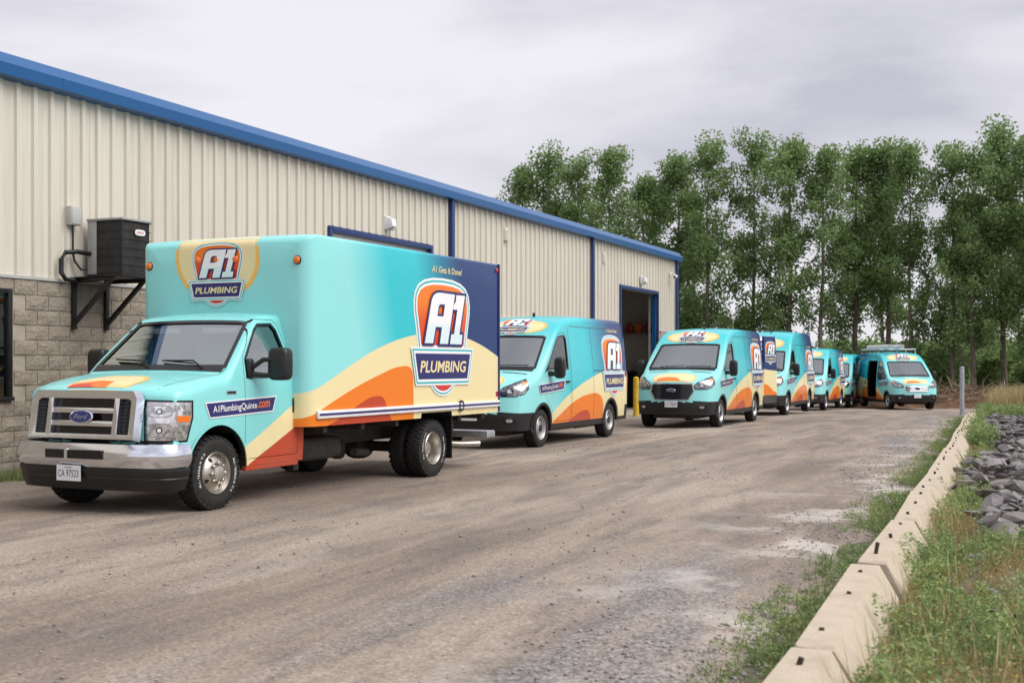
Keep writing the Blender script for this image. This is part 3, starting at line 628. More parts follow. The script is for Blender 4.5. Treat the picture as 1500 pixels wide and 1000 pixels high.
# ---------------------------------------------------------------- box truck
def build_truck():
    root = thing('box_truck', 'turquoise and orange wrapped box truck with chrome grille and bumper', 'truck')
    W = 1.0
    top = [(0, 1.20), (.04, 1.25), (.15, 1.29), (.4, 1.335), (.8, 1.39), (1.08, 1.42), (1.14, 1.455), (1.72, 1.985), (1.80, 2.035), (1.92, 2.065), (2.1, 2.085), (2.38, 2.085), (2.42, 2.06)]
    zt = lambda y: lerp(top, y)
    plan = [(0, .955), (.04, .975), (.15, .99), (.5, 1.0), (2.42, 1.0)]
    def wf(y, z):
        t = 1 - .19 * max(0, (z - 1.32) / .72) ** 1.15 + .008 * math.sin(min(1, max(0, (z - .5) / .8)) * math.pi) - .01 * max(0, (.6 - z) / .2)
        return W * lerp(plan, y) * t
    rf = lambda y: lerp([(0, .05), (.2, .11), (1.1, .13), (1.3, .08), (1.7, .08), (2.0, .10)], y)
    ys = [0, .015, .04, .09, .15, .25, .4, .55, .7, .85, 1.0, 1.08, 1.14, 1.25, 1.4, 1.55, 1.66, 1.72, 1.76, 1.80, 1.86, 1.92, 2.0, 2.1, 2.25, 2.38, 2.42]
    def deform(x, y, z):
        k = max(0, 1 - y / .8) if y < .8 else 0
        return (x, y + .16 * abs(x) ** 5 * k + .06 * max(0, z - .9) * k ** 3 + .18 * max(0, 1 - y / .9), z)
    raw = loft(ys, .42, zt, wf, rf, .03, (.42, .5, .6, .72, .8), deform)
    for m in ('cabpaint', 'dark', 'black'): raw.materials.append(M[m])
    for p in raw.polygons:
        if p.center.z < .72 and p.center.y < .42: p.material_index = 1
    B = bvh_of(raw); me = raw
    for s in (1, -1): me = boolop(me, cutter(cyl_g(.93, .41, .47, .56 * s, 1.3 * s)))
    cav = loft([1.22, 1.3, 1.4, 1.55, 1.66, 1.76, 1.86, 2.0, 2.2, 2.34], .55, lambda y: zt(y) - .085, lambda y, z: wf(y, z) - .06, lambda y: .06, .02, (.55, .65, .75), None, 9, 1)
    for i in range(3): cav.materials.append(M['interior'])
    cav.polygons.foreach_set('material_index', [1] * len(cav.polygons)); me = boolop(me, cav)
    win = [(1.42, 1.37), (1.44, 1.55), (1.70, 1.86), (1.78, 1.92), (2.02, 1.93), (2.08, 1.87), (2.16, 1.60), (2.17, 1.37)]
    for s in (1, -1): me = boolop(me, cutter(G().prism(win, 'x', .4 * s, 1.4 * s)))
    O = Vector((0, 1.14, 1.455)); sl = (Vector((0, 1.72, 1.985)) - O).normalized(); nrm = Vector((0, -sl.z, sl.y)); L = (Vector((0, 1.72, 1.985)) - O).length
    wsp = [(-.88, .05), (-.45, .03), (0, .025), (.45, .03), (.88, .05), (.755, L - .05), (.70, L - .018), (-.70, L - .018), (-.755, L - .05)]
    P3 = lambda u, v, t: tuple(O + Vector((u, 0, 0)) + sl * v + nrm * t)
    n = len(wsp); g = G(); g.add([P3(u, v, -.25) for u, v in wsp] + [P3(u, v, .3) for u, v in wsp], [tuple(range(n)), tuple(range(n, 2 * n))[::-1]] + [(i, (i + 1) % n, n + (i + 1) % n, n + i) for i in range(n)])
    me = boolop(me, cutter(g))
    doorp = [(1.37, .50), (1.37, 1.38), (1.40, 1.58), (1.68, 1.93), (1.78, 1.985), (2.06, 1.985), (2.14, 1.92), (2.24, 1.55), (2.30, 1.2), (2.30, .50)]
    doors = [(s, boolop(me.copy(), cutter(G().prism(doorp, 'x', .55 * s, 1.4 * s), 0), 'INTERSECT')) for s in (1, -1)]
    for s in (1, -1): me = boolop(me, cutter(G().prism(inset(doorp, -.006), 'x', .55 * s, 1.4 * s)))
    body = link(me, 'cab_body', root, None, 32)
    SideF = lambda s, y, z, sc_=1.: Frame(B, (s * 1.0, y, z), (0, s, 0), (0, 0, 1), (-s, 0, 0), sc_)
    FrontF = lambda z=0, sc_=1.: Frame(B, (0, 0, z), (1, 0, 0), (0, 0, 1), (0, 1, 0), sc_)
    WS = Frame(B, O, (1, 0, 0), sl, -nrm)
    for s, dm in doors:
        d = link(dm, 'front_door', root, None, 32); ring = [(y * s, z) for y, z in win]
        Decal().poly(dens(inset(ring, -.012), .1), 'glass', 0, step=.1).out('window', SideF(s, 0, 0), d, -.014)
        Decal().poly(dens(inset(ring, -.022), .08), 'gloss', 0, [dens(inset(ring, .010), .08)]).out('window_seal', SideF(s, 0, 0), d, .003)
        g = G(); g.sq((s * 1.008, 2.23, 1.04), (.014, .028, .085), 4); g.out('handle', 'black', d, 40)
        g = G(); g.lathe([(0, .001), (.012, .012), (.013, 0.001)], 10, 0, (s * 1.004, 2.23, .88)); g.out('lock', 'chrome', d, 40)
        # fender arch lip
        Decal().poly([(.93 * s + .495 * math.cos(t), .41 + .495 * math.sin(t)) for t in np.linspace(R(2), R(178), 24)] + [(.93 * s + .468 * math.cos(t), .41 + .468 * math.sin(t)) for t in np.linspace(R(178), R(2), 24)], 'cabpaint', 0).out('arch_lip', SideF(s, 0, 0), root, .014)
        URL.out('website_decal', Frame(B, (s, 1.31, 1.05), (0, s, .035), (0, 0, 1), (-s, 0, 0), 1.0), root, .006)
        Decal().poly([(1.06 * s, 1.225), (1.22 * s, 1.225), (1.22 * s, 1.185), (1.06 * s, 1.185)], 'chrome', 0).poly([(1.07 * s, 1.218), (1.21 * s, 1.218), (1.21 * s, 1.192), (1.07 * s, 1.192)], 'gloss', 1).out('fender_badge', SideF(s, 0, 0), root, .004)
        # tow mirror
        m = G(); m.sq((s * 1.27, 1.62, 1.50), (.125, .08, .175), 5); m.tube([(s * .98, 1.47, 1.44), (s * 1.12, 1.52, 1.545), (s * 1.25, 1.58, 1.55)], .026, 8); m.tube([(s * .98, 1.47, 1.40), (s * 1.12, 1.54, 1.38), (s * 1.25, 1.58, 1.39)], .026, 8); m.sq((s * .985, 1.47, 1.45), (.035, .05, .11), 4)
        mo = m.out('tow_mirror', 'black', root, 40); G().box(s * 1.27 - .09, s * 1.27 + .09, 1.69, 1.698, 1.38, 1.62).out('mirror_glass', 'chrome', mo)
        # headlight wrapping the corner
        fr = Frame(B, (s * .90, .26, .94), Vector((.80, .60 * s, 0)), (0, 0, 1), Vector((-.60 * s, .80, 0)))
        hp = [(-.19, .19), (.23, .18), (.23, .03), (.18, -.19), (-.19, -.19)]; hp = hp if s > 0 else [(-a, b) for a, b in hp]
        h = Decal().poly(dens(inset(hp, -.02), .06), 'gloss', 0, step=.06).poly(dens(hp, .06), 'lamp', 5, step=.06).out('headlight', fr, root, .004)
        Decal().poly(dens([(.10 * s, .05), (.215 * s, .05), (.215 * s, -.01), (.10 * s, -.01)], .05), 'amber', 0).poly(ell(-.06 * s, .095, .13, .062, 24, 3), 'silver', 0).poly(ell(-.06 * s, .095, .118, .052, 24, 3), 'lamp', 1).poly(ell(-.06 * s, .095, .03, .03, 16), 'gloss', 2).poly(ell(-.06 * s, .095, .02, .02, 16), 'white', 3).poly(ell(-.06 * s, -.09, .13, .07, 24, 3), 'silver', 0).poly(ell(-.06 * s, -.09, .118, .06, 24, 3), 'lamp', 1).poly(ell(-.06 * s, -.09, .032, .032, 16), 'gloss', 2).poly(ell(-.06 * s, -.09, .02, .02, 16), 'white', 3).out('lamp_unit', fr, h, .015)
    Decal().poly(dens(wsp, .1), 'glass', 0, step=.1).out('windshield', WS, root, -.01)
    Decal().poly(dens(inset(wsp, -.02), .1), 'gloss', 0, [dens(inset(wsp, .03), .1)]).out('windshield_border', WS, root, .002)
    Decal().poly(dens([(-.88, -.04), (.88, -.04), (.88, .045), (-.88, .045)], .1), 'black', 0, step=.08).out('cowl', WS, root, .005)
    for x0, x1, v1 in ((-.62, -.1, .13), (.05, .62, .10)):
        g = G(); g.tube([WS.pt(x1, .0, .02), WS.pt(x1 - .16, .09, .035), WS.pt(x0, v1, .02)], .010, 6); g.tube([WS.pt(x0 - .03, v1 + .01, .014), WS.pt(x0 + .42, v1 - .03, .014)], .009, 6); g.out('wiper', 'black', root, 40)
    # hood print, seams
    fr = Frame(B, (0, .58, 1.3), (1, 0, 0), (0, 1, .1), (0, 0, -1))
    hf = [(.40, -.36), (.44, -.1), (.36, .08), (.2, .15)]; hood = hf + [(-a, b) for a, b in hf[::-1]]
    Decal().poly(dens(hood, .08), 'gold', 0, step=.08).poly(dens(inset(hood, .04), .08), 'cream', 1, step=.08).poly(dens([(-.38, -.33), (.14, -.33), (.08, -.14), (-.12, -.12), (-.36, -.22)], .08), 'orange', 2, step=.08).poly(dens([(-.38, -.33), (-.05, -.33), (-.1, -.23), (-.36, -.27)], .08), 'redv', 3, step=.08).out('hood_decal', fr, root, .003)
    dd = Decal()
    for s in (1, -1): dd.poly(dens([(.74 * s, -.34), (.76 * s, -.1), (.83 * s, .25), (.90 * s, .60), (.908 * s, .60), (.838 * s, .25), (.768 * s, -.1), (.748 * s, -.34)], .08), 'gloss', 0)
    dd.out('hood_seam', fr, root, .001)
    # grille: chrome surround, slots, bars
    g = G(); o = [(-.70, .74), (-.70, 1.16), (-.64, 1.245), (.64, 1.245), (.70, 1.16), (.70, .74)]; i_ = [(-.61, .80), (-.61, 1.13), (-.57, 1.155), (.57, 1.155), (.61, 1.13), (.61, .80)]
    n = 6; V = [(x, .02, z) for x, z in o] + [(x, -.075, z) for x, z in inset(o, .012)] + [(x, -.06, z) for x, z in i_] + [(x, .0, z) for x, z in i_]; F = []
    for k in range(3): F += [(k * n + i, k * n + (i + 1) % n, (k + 1) * n + (i + 1) % n, (k + 1) * n + i) for i in range(n)]
    g.add(V, F); gr = g.out('grille_surround', 'chrome', root, 35)
    G().box(-.62, .62, -.005, .0, .79, 1.16).out('grille_mesh', 'gloss', gr)
    for z in (.905, 1.035): G().box(-.42, .42, -.062, -.006, z - .028, z + .028).out('grille_bar', 'chrome', gr, 30, .012)
    for s in (1, -1):
        G().box(s * .40, s * .47, -.070, -.006, .79, 1.16).out('grille_post', 'chrome', gr, 30, .012)
        f = G()
        for k in range(9): f.box(min(s * .48, s * .6), max(s * .48, s * .6), -.03, -.008, .815 + .037 * k, .822 + .037 * k)
        f.out('grille_fins', 'black', gr)
    oval(gr, (0, -.066, .97), .155)
    gr.rotation_euler.x = R(-9); pv = Vector((0, .0, .74)); gr.location = pv - gr.rotation_euler.to_matrix() @ pv + Vector((0, .10, 0))
    # bumper
    path = [(.99, .47), (1.0, .34), (.975, .23), (.91, .16), (.75, .105), (.45, .07), (0, .055), (-.45, .07), (-.75, .105), (-.91, .16), (-.975, .23), (-1.0, .34), (-.99, .47)][::-1]
    bmp = G().sweep(path, [(0, .72), (.022, .715), (.052, .64), (.058, .60), (.05, .54), (.015, .485), (-.04, .48), (-.04, .72)]).out('bumper', 'chrome', root, 40)
    low = [(x * (1 - .06 * 0), y + .01) for x, y in path]
    G().sweep(low, [(.025, .478), (.03, .45), (.005, .385), (.012, .375), (-.035, .255), (-.08, .25), (-.08, .478)]).out('valance', 'black', bmp, 40)
    G().box(-.42, .33, -.006, .03, .565, .655).out('bumper_slot', 'gloss', bmp, 30, .008); plate(root, (-.12, .02, .42), 'CA 97523')
    g = G(); g.box(-.16, -.12, -.010, .03, .56, .66); g.out('slot_divider', 'chrome', bmp, 30, .004)
    # cabin
    G().sq((0, 1.36, 1.24), (.9, .26, .18), 4).out('dashboard', 'interior', root, 40); seatrow(root, (-.48, .48), 1.95, .72); steering(root, .46, 1.62, 1.40)
    for s in (-.4, .4): G().box(s - .24, s + .24, 1.70, 1.72, 1.84, 1.90).out('sun_visor', 'pvc', root, 30, .008)
    # cargo box
    Lb0, Lb1, hw, zb, zT = 2.22, 7.02, 1.22, .80, 2.97
    bt = lambda y: zT - lerp([(Lb0, .10), (Lb0 + .02, .062), (Lb0 + .06, .03), (Lb0 + .12, .006), (Lb0 + .16, 0), (Lb1, 0)], y)
    bp = [(Lb0, .155), (Lb0 + .012, .11), (Lb0 + .04, .062), (Lb0 + .08, .028), (Lb0 + .13, .006), (Lb0 + .17, 0), (Lb1, 0)]
    bx = loft([Lb0, Lb0 + .012, Lb0 + .03, Lb0 + .055, Lb0 + .085, Lb0 + .12, Lb0 + .17, 2.9, 3.6, 4.3, 5, 5.7, 6.4, 7.0, Lb1], zb, bt, lambda y, z: hw - lerp(bp, y), lambda y: .045, .012, (zb, .93, 1.1), None, 6, 3)
    # notch over the rear wheels
    bx.materials.append(M['boxpaint'])
    for i in range(2): bx.materials.append(M['dark'])
    BB = bvh_of(bx)
    for s in (1, -1): bx = boolop(bx, cutter(G().prism([(4.70, .7), (4.74, .865), (5.56, .865), (5.60, .7)], 'x', .7 * s, 1.4 * s)))
    cb = link(bx, 'cargo_box', root, None, 30)
    SB = lambda s, y, z, k=1.: Frame(BB, (s * 1.2, y, z), (0, s, 0), (0, 0, 1), (-s, 0, 0), k); FB = lambda x, z, k=1.: Frame(BB, (x, 2.2, z), (1, 0, 0), (0, 0, 1), (0, 1, 0), k)
    for s in (1, -1):
        BADGE_T.out('logo_decal', SB(s, 5.31, 1.455, 1.0), cb, .003)
        g = G(); g.box(s * 1.217, s * 1.250, Lb0 + .14, Lb1 - .01, .885, .975); g.out('rub_rail', 'pvc', cb, 30, .01)
        g = G(); g.box(s * 1.2495, s * 1.2535, Lb0 + .16, Lb1 - .02, .918, .944); g.out('rail_stripe', 'navy', cb, 30)
        g = G(); g.lathe([(0, .075), (.02, .075), (.025, .055), (.01, .05), (.01, .001)], 24, 0, (s * 1.235, 5.80, .93)); g.out('fuel_cap', 'black', cb, 40)
        for y, z, m in ((Lb1 - .08, 2.86, 'redl'),): G().sq((s * 1.226, y, z), (.016, .035, .035), 2.5).out('marker_lamp', m, cb, 40)
        G().box(s * 1.2205, s * 1.2235, Lb1 - .10, Lb1 - .03, 1.03, 1.10).out('reflector', 'redl', cb)
        G().sweep([(s * 1.231, Lb1 - .028), (s * 1.231, Lb1 + .012)], [(-.02, .81), (.004, .81), (.004, 2.955), (-.02, 2.955)]).out('corner_trim', 'navy', cb, 30)
    for x, z in ((-1.06, 2.66), (1.06, 2.66), (-.33, 2.70), (-.05, 2.70), (.21, 2.70)):
        g = G(); p = FB(x, z).pt(0, 0, 0); g.sq((p.x, p.y - .006, z), (.044, .024, .044), 2.2, 16, 8, 0); lm = g.out('marker_lamp', 'amber', cb, 40)
        g = G(); g.sq((p.x, p.y + .002, z), (.054, .016, .054), 2.2, 16, 8); g.out('lamp_base', 'black', lm, 40)
    cp = [(-.64, 2.97), (-.66, 2.7), (-.62, 2.55), (-.52, 2.40), (-.36, 2.32), (.30, 2.32), (.44, 2.40), (.53, 2.55), (.55, 2.7), (.52, 2.97)]
    cp = [(x, min(z, 2.955)) for x, z in cp]
    Decal().poly(dens(cp, .1), 'gold', 0, step=.04).poly(dens([(x * .92 - .005, z if z > 2.9 else z + .03) for x, z in cp], .05), 'cream', 1, step=.04).out('front_print', FB(0, 0), cb, .0025)
    BADGE.out('front_logo', FB(-.05, 2.345, .475), cb, .006)
    # running gear
    g = G()
    for s in (1, -1): g.box(s * .40, s * .50, .6, 6.95, .50, .72)
    for y in (2.6, 3.4, 4.2, 5.9, 6.6): g.box(-1.15, 1.15, y, y + .08, .72, .80)
    g.box(-.35, .35, 1.3, 2.6, .30, .62); g.tube([(.0, 2.4, .45), (0, 5.1, .42)], .05); g.sq((0, 5.15, .40), (.2, .2, .19), 2.5); g.tube([(-1.0, 5.15, .39), (1.0, 5.15, .39)], .07); g.tube([(-.85, .93, .38), (.85, .93, .38)], .05)
    g.sq((.62, 3.1, .50), (.18, .5, .14), 5); g.tube([(.72, 3.9, .40), (.6, 4.4, .36)], .05); g.sq((.45, 3.95, .42), (.09, .09, .12), 3); g.out('chassis', 'chassis', root, 35)
    g = G(); g.tube([(.55, 5.9, .42), (.9, 6.4, .36), (1.12, 6.6, .36)], .045, 10); g.out('exhaust_pipe', 'steelrim', root, 40)
    G().box(-1.05, 1.05, 6.98, 7.25, .42, .52).out('rear_bumper', 'galv', root, 30, .02)
    for s in (1, -1):
        g = G(); g.box(s * .74, s * 1.19, 5.62, 5.635, .22, .80); g.out('mud_flap', 'black', root)
        G().box(s * .93, s * .985, 1.40, 2.34, .37, .43).out('running_board', 'cabpaint', root, 30, .015)
        g = G(); g.box(s * .70, s * .80, 2.52, 2.62, .28, .62); g.out('step_bracket', 'chassis', root, 30, .01)
        wheel(root, (s * .87, .93, .385), .385, .24, .215, 'front', s); wheel(root, (s * 1.06, 5.15, .385), .385, .225, .215, 'rear', s); wheel(root, (s * .80, 5.15, .385), .385, .225, .215, 'rear', s)
    return root
truck = build_truck(); place(truck, -8.83, 9.4, 0, -1.7)
# ---------------------------------------------------------------- ground
rng = np.random.default_rng(7); random.seed(7)
def sheet(name, xs, ys, zf, m, kind='structure'):
    V = [(x, y, zf(x, y)) for y in ys for x in xs]; n = len(xs)
    F = [(j * n + i, j * n + i + 1, (j + 1) * n + i + 1, (j + 1) * n + i) for j in range(len(ys) - 1) for i in range(n - 1)]
    return struct(mk(name, V, F, m, None, 60), kind)
def soil():
    k = NT('weedy_soil'); p = k.geo(); a = k.noise(.5, 6, .6, p); b = k.noise(14, 5, .7, p)
    c1_ = k.ramp(b, [(.3, (.13, .105, .08)), (.7, (.28, .235, .185))]); c2_ = k.ramp(b, [(.3, (.035, .055, .018)), (.7, (.10, .12, .045))])
    k.p(col=k.mix(k.ramp(a, [(.42, 0), (.58, 1)]), c1_, c2_), rough=.95); k.bump(b, .6, .05); return k.m
def gravel():
    k = NT('gravel_lot'); p = k.geo(); st = k.n('ShaderNodeMapping', {0: p}); st.inputs['Scale'].default_value = (1, .22, 1)
    big = k.noise(.55, 5, .6, st.outputs[0]); mid = k.noise(2.2, 6, .65, st.outputs[0]); fine = k.noise(38, 6, .75, p)
    v = k.n('ShaderNodeTexVoronoi', {'Scale': 55.0}); k.set(v, 'Vector', p); vc = k.n('ShaderNodeSeparateColor', {0: v.outputs['Color']}).outputs[0]
    base = k.ramp(big, [(.30, (.15, .118, .094)), (.45, (.23, .185, .15)), (.58, (.305, .25, .205)), (.74, (.38, .325, .275))])
    base = k.mix(k.math('MULTIPLY', k.ramp(mid, [(.34, 1), (.5, 0)]), .6), base, (.135, .122, .115, 1))
    s2 = k.n('ShaderNodeMapping', {0: p}); s2.inputs['Scale'].default_value = (1.2, .16, 1); tr_ = k.n('ShaderNodeTexNoise', {'Scale': 1.0, 'Detail': 6.0, 'Roughness': .62, 'Distortion': .9, 'Vector': s2.outputs[0]}).outputs[0]
    base = k.mix(k.math('MULTIPLY', k.ramp(tr_, [(.38, 1), (.49, 0)]), .5), base, (.155, .128, .108, 1)); base = k.mix(k.math('MULTIPLY', k.ramp(tr_, [(.56, 0), (.68, 1)]), .5), base, (.40, .34, .29, 1))
    sp = k.ramp(vc, [(.0, (.55, .54, .54)), (.3, (.88, .87, .86)), (.8, (1.06, 1.04, 1.02)), (1, (1.45, 1.42, 1.4))])
    m1 = k.n('ShaderNodeMix', {0: .75, 6: base, 7: sp}, data_type='RGBA', blend_type='MULTIPLY').outputs[2]
    m2 = k.n('ShaderNodeMix', {0: .7, 6: m1, 7: k.ramp(fine, [(.25, .68), (.75, 1.28)])}, data_type='RGBA', blend_type='MULTIPLY').outputs[2]
    # pale dust along the right side of the lot
    sx = k.n('ShaderNodeSeparateXYZ', {0: p}); edge = k.n('ShaderNodeMapRange', {0: sx.outputs[0], 1: -3.4, 2: -2.0}).outputs[0]
    gp = k.math('MULTIPLY', k.n('ShaderNodeMapRange', {0: sx.outputs[0], 1: -4.6, 2: -3.0}).outputs[0], k.ramp(k.noise(.45, 5, .6, st.outputs[0]), [(.55, 0), (.63, .75)]))
    gcol = k.n('ShaderNodeMix', {0: 1.0, 6: (.15, .145, .15, 1), 7: k.ramp(vc, [(0, .35), (.5, .95), (1, 2.1)])}, data_type='RGBA', blend_type='MULTIPLY').outputs[2]; m2 = k.mix(gp, m2, gcol)
    pd = k.math('MULTIPLY', edge, k.ramp(k.noise(.8, 5, .65, p), [(.50, 0), (.62, .75)])); m3 = k.mix(pd, m2, (.50, .46, .42, 1))
    damp = k.n('ShaderNodeMapRange', {0: k.noise(.9, 4, .6, st.outputs[0]), 1: .45, 2: .7, 3: .95, 4: .62}).outputs[0]
    k.p(col=m3, rough=damp); hh = k.math('ADD', k.math('MULTIPLY', v.outputs[0], .6), fine); k.bump(hh, .35, .015); return k.m
M['soil'], M['gravel'] = soil(), gravel()
xs = [-900, -300, -100, -50, -30, -20, -15, -12, -9, -6, -4, -3, -2, -1.4, -1.0, -.7, -.4, 0, .5, 1, 2, 4, 8, 20, 60, 200, 900]
ys = [-60, -20, -5, 0] + [2 + 1. * i for i in range(62)] + [66, 72, 80, 100, 150, 300, 700, 2500]
def gh(x, y):
    b = .06 * math.sin(y * .9 + x * 2) + .04 * math.sin(y * 2.3) if x > -.95 and y < 60 else 0
    return gz(y) - .02 + (max(0, b) + .05 * max(0, min(1, (x + .95) / .6)) if -.95 < x < 8 else 0)
sheet('ground', xs, ys, gh, 'soil')
def kx(y): return lerp([(0, -.88), (5.5, -.95), (8.1, -1.06), (10.6, -1.12), (12.7, -1.18), (19.5, -1.40), (37, -2.08), (60, -3.0)], y)   # kerb centre line
YL = [-12, -6, 0, 3] + [4 + .5 * i for i in range(40)] + [25 + i for i in range(41)]
V = []; F = []; NX = 30
for y in YL:
    xr = kx(y) - .28 + .13 * math.sin(y * 1.7) + .08 * math.sin(y * 4.1) if y < 42 else kx(y) - .3 + (y - 42) * .12
    for i in range(NX + 1):
        t = i / NX; dip = .035 if i == NX else 0; x = -12.48 + (xr + 12.48) * t; edge = min(1, (1 - t) * 12)
        V.append((x, y, gz(y) + .004 + edge * (.012 * math.sin(x * 2.1 + y * .7) * math.sin(y * .45 + x) - .012 * math.exp(-((x + 6.6) / .35) ** 2) - .012 * math.exp(-((x + 4.9) / .35) ** 2)) + .006 - dip))
for j in range(len(YL) - 1):
    for i in range(NX): a = j * (NX + 1) + i; F.append((a, a + 1, a + NX + 2, a + NX + 1))
struct(mk('gravel_lot', V, F, 'gravel', None, 60))
# loose stones lying on the lot
def stones(name, X, Y, S, m, zoff=0, flat=.6):
    n = len(X); base = np.array([(1, 0, 0), (0, 1, 0), (-1, 0, 0), (0, -1, 0), (0, 0, 1), (0, 0, -1)], float)
    P = base[None] * (1 + rng.uniform(-.35, .35, (n, 6, 3))) * S[:, None, None]; P[:, :, 2] *= flat
    a = rng.uniform(0, 6.28, n); c, s_ = np.cos(a), np.sin(a); x = P[:, :, 0] * c[:, None] - P[:, :, 1] * s_[:, None]; y = P[:, :, 0] * s_[:, None] + P[:, :, 1] * c[:, None]
    Z = np.array([gz(v) for v in Y]); W_ = np.stack([x + X[:, None], y + Y[:, None], P[:, :, 2] + (Z + zoff)[:, None] + S[:, None] * .15], -1).reshape(-1, 3)
    tri = np.array([(0, 1, 4), (1, 2, 4), (2, 3, 4), (3, 0, 4), (1, 0, 5), (2, 1, 5), (3, 2, 5), (0, 3, 5)])
    return struct(npmesh(name, W_, (tri[None] + (np.arange(n) * 6)[:, None, None]).reshape(-1, 3), m), 'stuff')
def rocky(name, a, b, sc_=6):
    k = NT(name); r = k.n('ShaderNodeNewGeometry').outputs['Random Per Island']; f = k.noise(sc_, 6, .7, k.geo())
    k.p(col=k.mix(k.math('MULTIPLY_ADD', f, .5), c4(a), c4(b)), rough=.85); mm = k.math('ADD', k.math('MULTIPLY', r, .55), k.math('MULTIPLY', f, .45)); k.p(col=k.mix(mm, c4(a), c4(b))); k.bump(f, .5, .02); return k.m
M['pebble'] = rocky('pebble', (.09, .085, .085), (.42, .39, .36)); M['rock'] = rocky('rip_rap', (.04, .037, .039), (.27, .25, .25), 9)
n = 6000; Y = 4 + 24 * rng.random(n) ** 1.7; X = rng.uniform(-11.5, -1.1, n); keep = (np.sin(X * 1.3 + Y * .5) + np.sin(X * .6 - Y * .9) + rng.normal(0, .9, n)) > .1; X, Y = X[keep], Y[keep]
stones('gravel', X, Y, np.abs(rng.normal(.005, .006, len(X))) + .003, 'pebble', .012)
n = 5000; Y = 4.5 + 30 * rng.random(n) ** 1.5; X = np.array([kx(v) for v in Y]) - .25 - np.abs(rng.normal(0, .7, n)); stones('gravel', X, Y, np.abs(rng.normal(.004, .006, n)) + .003, 'pebble', .012)
# ---------------------------------------------------------------- building
def siding():
    k = NT('beige_siding'); p = k.geo(); st = k.n('ShaderNodeMapping', {0: p}); st.inputs['Scale'].default_value = (3, 3, .25)
    f = k.noise(2.5, 5, .6, st.outputs[0]); k.p(col=k.ramp(f, [(.3, (.55, .51, .43)), (.5, (.60, .565, .485)), (.7, (.63, .595, .52))]), rough=.45); return k.m
def block():
    k = NT('split_block'); p = k.geo(); f = k.noise(26, 8, .75, p); g_ = k.noise(3.1, 3, .5, p)
    c = k.ramp(f, [(.25, (.20, .165, .13)), (.5, (.36, .31, .25)), (.75, (.50, .45, .375))])
    k.p(col=k.n('ShaderNodeMix', {0: .6, 6: c, 7: k.ramp(g_, [(.3, .72), (.7, 1.15)])}, data_type='RGBA', blend_type='MULTIPLY').outputs[2], rough=.95); k.bump(f, .9, .04); return k.m
M['siding'], M['block'] = siding(), block(); M['mortar'] = simple('mortar', (.36, .32, .26), .95, var=.15)
M['bluetrim'] = simple('blue_trim', (.004, .085, .25), .3); M['navytrim'] = simple('navy_trim', (.012, .035, .14), .4, var=.1)
M['inwall'] = simple('inside_liner', (.50, .46, .40), .8, var=.1); M['slab'] = simple('slab', (.25, .24, .23), .8, var=.15)
WX = -12.5; Y0, Y1 = 1.0, 43.3
bd = thing('metal_building', 'long beige ribbed metal building with blue eave and block base', 'building', (WX, 0, 0))
D1, D2 = (19.9, 23.93, 4.0), (36.95, 40.9, 3.9)
ribs = []
def panel_prof(wd):
    pr = [(0, 0)]; k = wd / .915
    for c in (.1525, .4575, .7625):
        pr += [((c - .045) * k, 0), ((c - .032) * k, .040), ((c + .032) * k, .040), ((c + .045) * k, 0)]
        for d in (.10, .165) if c < .76 else (.1,): pr += [((c + d) * k, 0), ((c + d + .012) * k, .006), ((c + d + .026) * k, 0)]
    return pr + [(wd, 0)]
def panels(a, b, z0, z1):
    n = max(1, round((b - a) / .915)); wd = (b - a) / n; pr = panel_prof(wd - .004); me = None
    for i in range(n):
        if me is None:
            m_ = len(pr); V = [(h, t, z) for z in (z0, z1) for t, h in pr]; F = [(j, j + 1, m_ + j + 1, m_ + j) for j in range(m_ - 1)]
            o = mk('siding_panel', V, F, 'siding', bd, None); me = o.data
        else: o = bpy.data.objects.new('siding_panel', me); COL.objects.link(o); o.parent = bd
        o.location = (.0, a + i * wd + .002, 0)
for a, b, z0 in ((Y0, D1[0] - .06, 2.66), (D1[0] - .06, D1[1] + .06, D1[2] + .12), (D1[1] + .06, D2[0] - .06, 2.66), (D2[0] - .06, D2[1] + .06, D2[2] + .12), (D2[1] + .06, Y1, 2.66)): panels(a, b, z0, 5.24)
def inner(name, boxes, m):
    g = G()
    for b in boxes: g.box(*b)
    return g.out(name, m, bd)
inner('front_wall', [(-.16, -.012, Y0, D1[0], -.9, 5.3), (-.16, -.012, D1[0], D1[1], D1[2], 5.3), (-.16, -.012, D1[1], D2[0], -.9, 5.3), (-.16, -.012, D2[0], D2[1], D2[2], 5.3), (-.16, -.012, D2[1], Y1, -.9, 5.3)], 'inwall')
g = G()
for a in (Y0, Y1 - .16): g.prism([(-20, -.9), (-.165, -.9), (-.165, 5.36), (-20, 6.74)], 'y', a, a + .16)
g.box(-20.2, -20.02, Y0, Y1, -.9, 6.5); g.out('end_wall', 'inwall', bd)
inner('floor_slab', [(-19.9, -.17, Y0 + .17, Y1 - .17, -.6, -.05)], 'slab')
g = G(); g.add([(.04, Y0 - .2, 5.475), (.04, Y1 + .15, 5.475), (-20.2, Y1 + .15, 6.9), (-20.2, Y0 - .2, 6.9), (.04, Y0 - .2, 5.40), (.04, Y1 + .15, 5.40), (-20.2, Y1 + .15, 6.82), (-20.2, Y0 - .2, 6.82)], [(0, 1, 2, 3), (7, 6, 5, 4), (0, 4, 5, 1), (1, 5, 6, 2), (2, 6, 7, 3), (3, 7, 4, 0)]); g.out('roof', 'galv', bd)
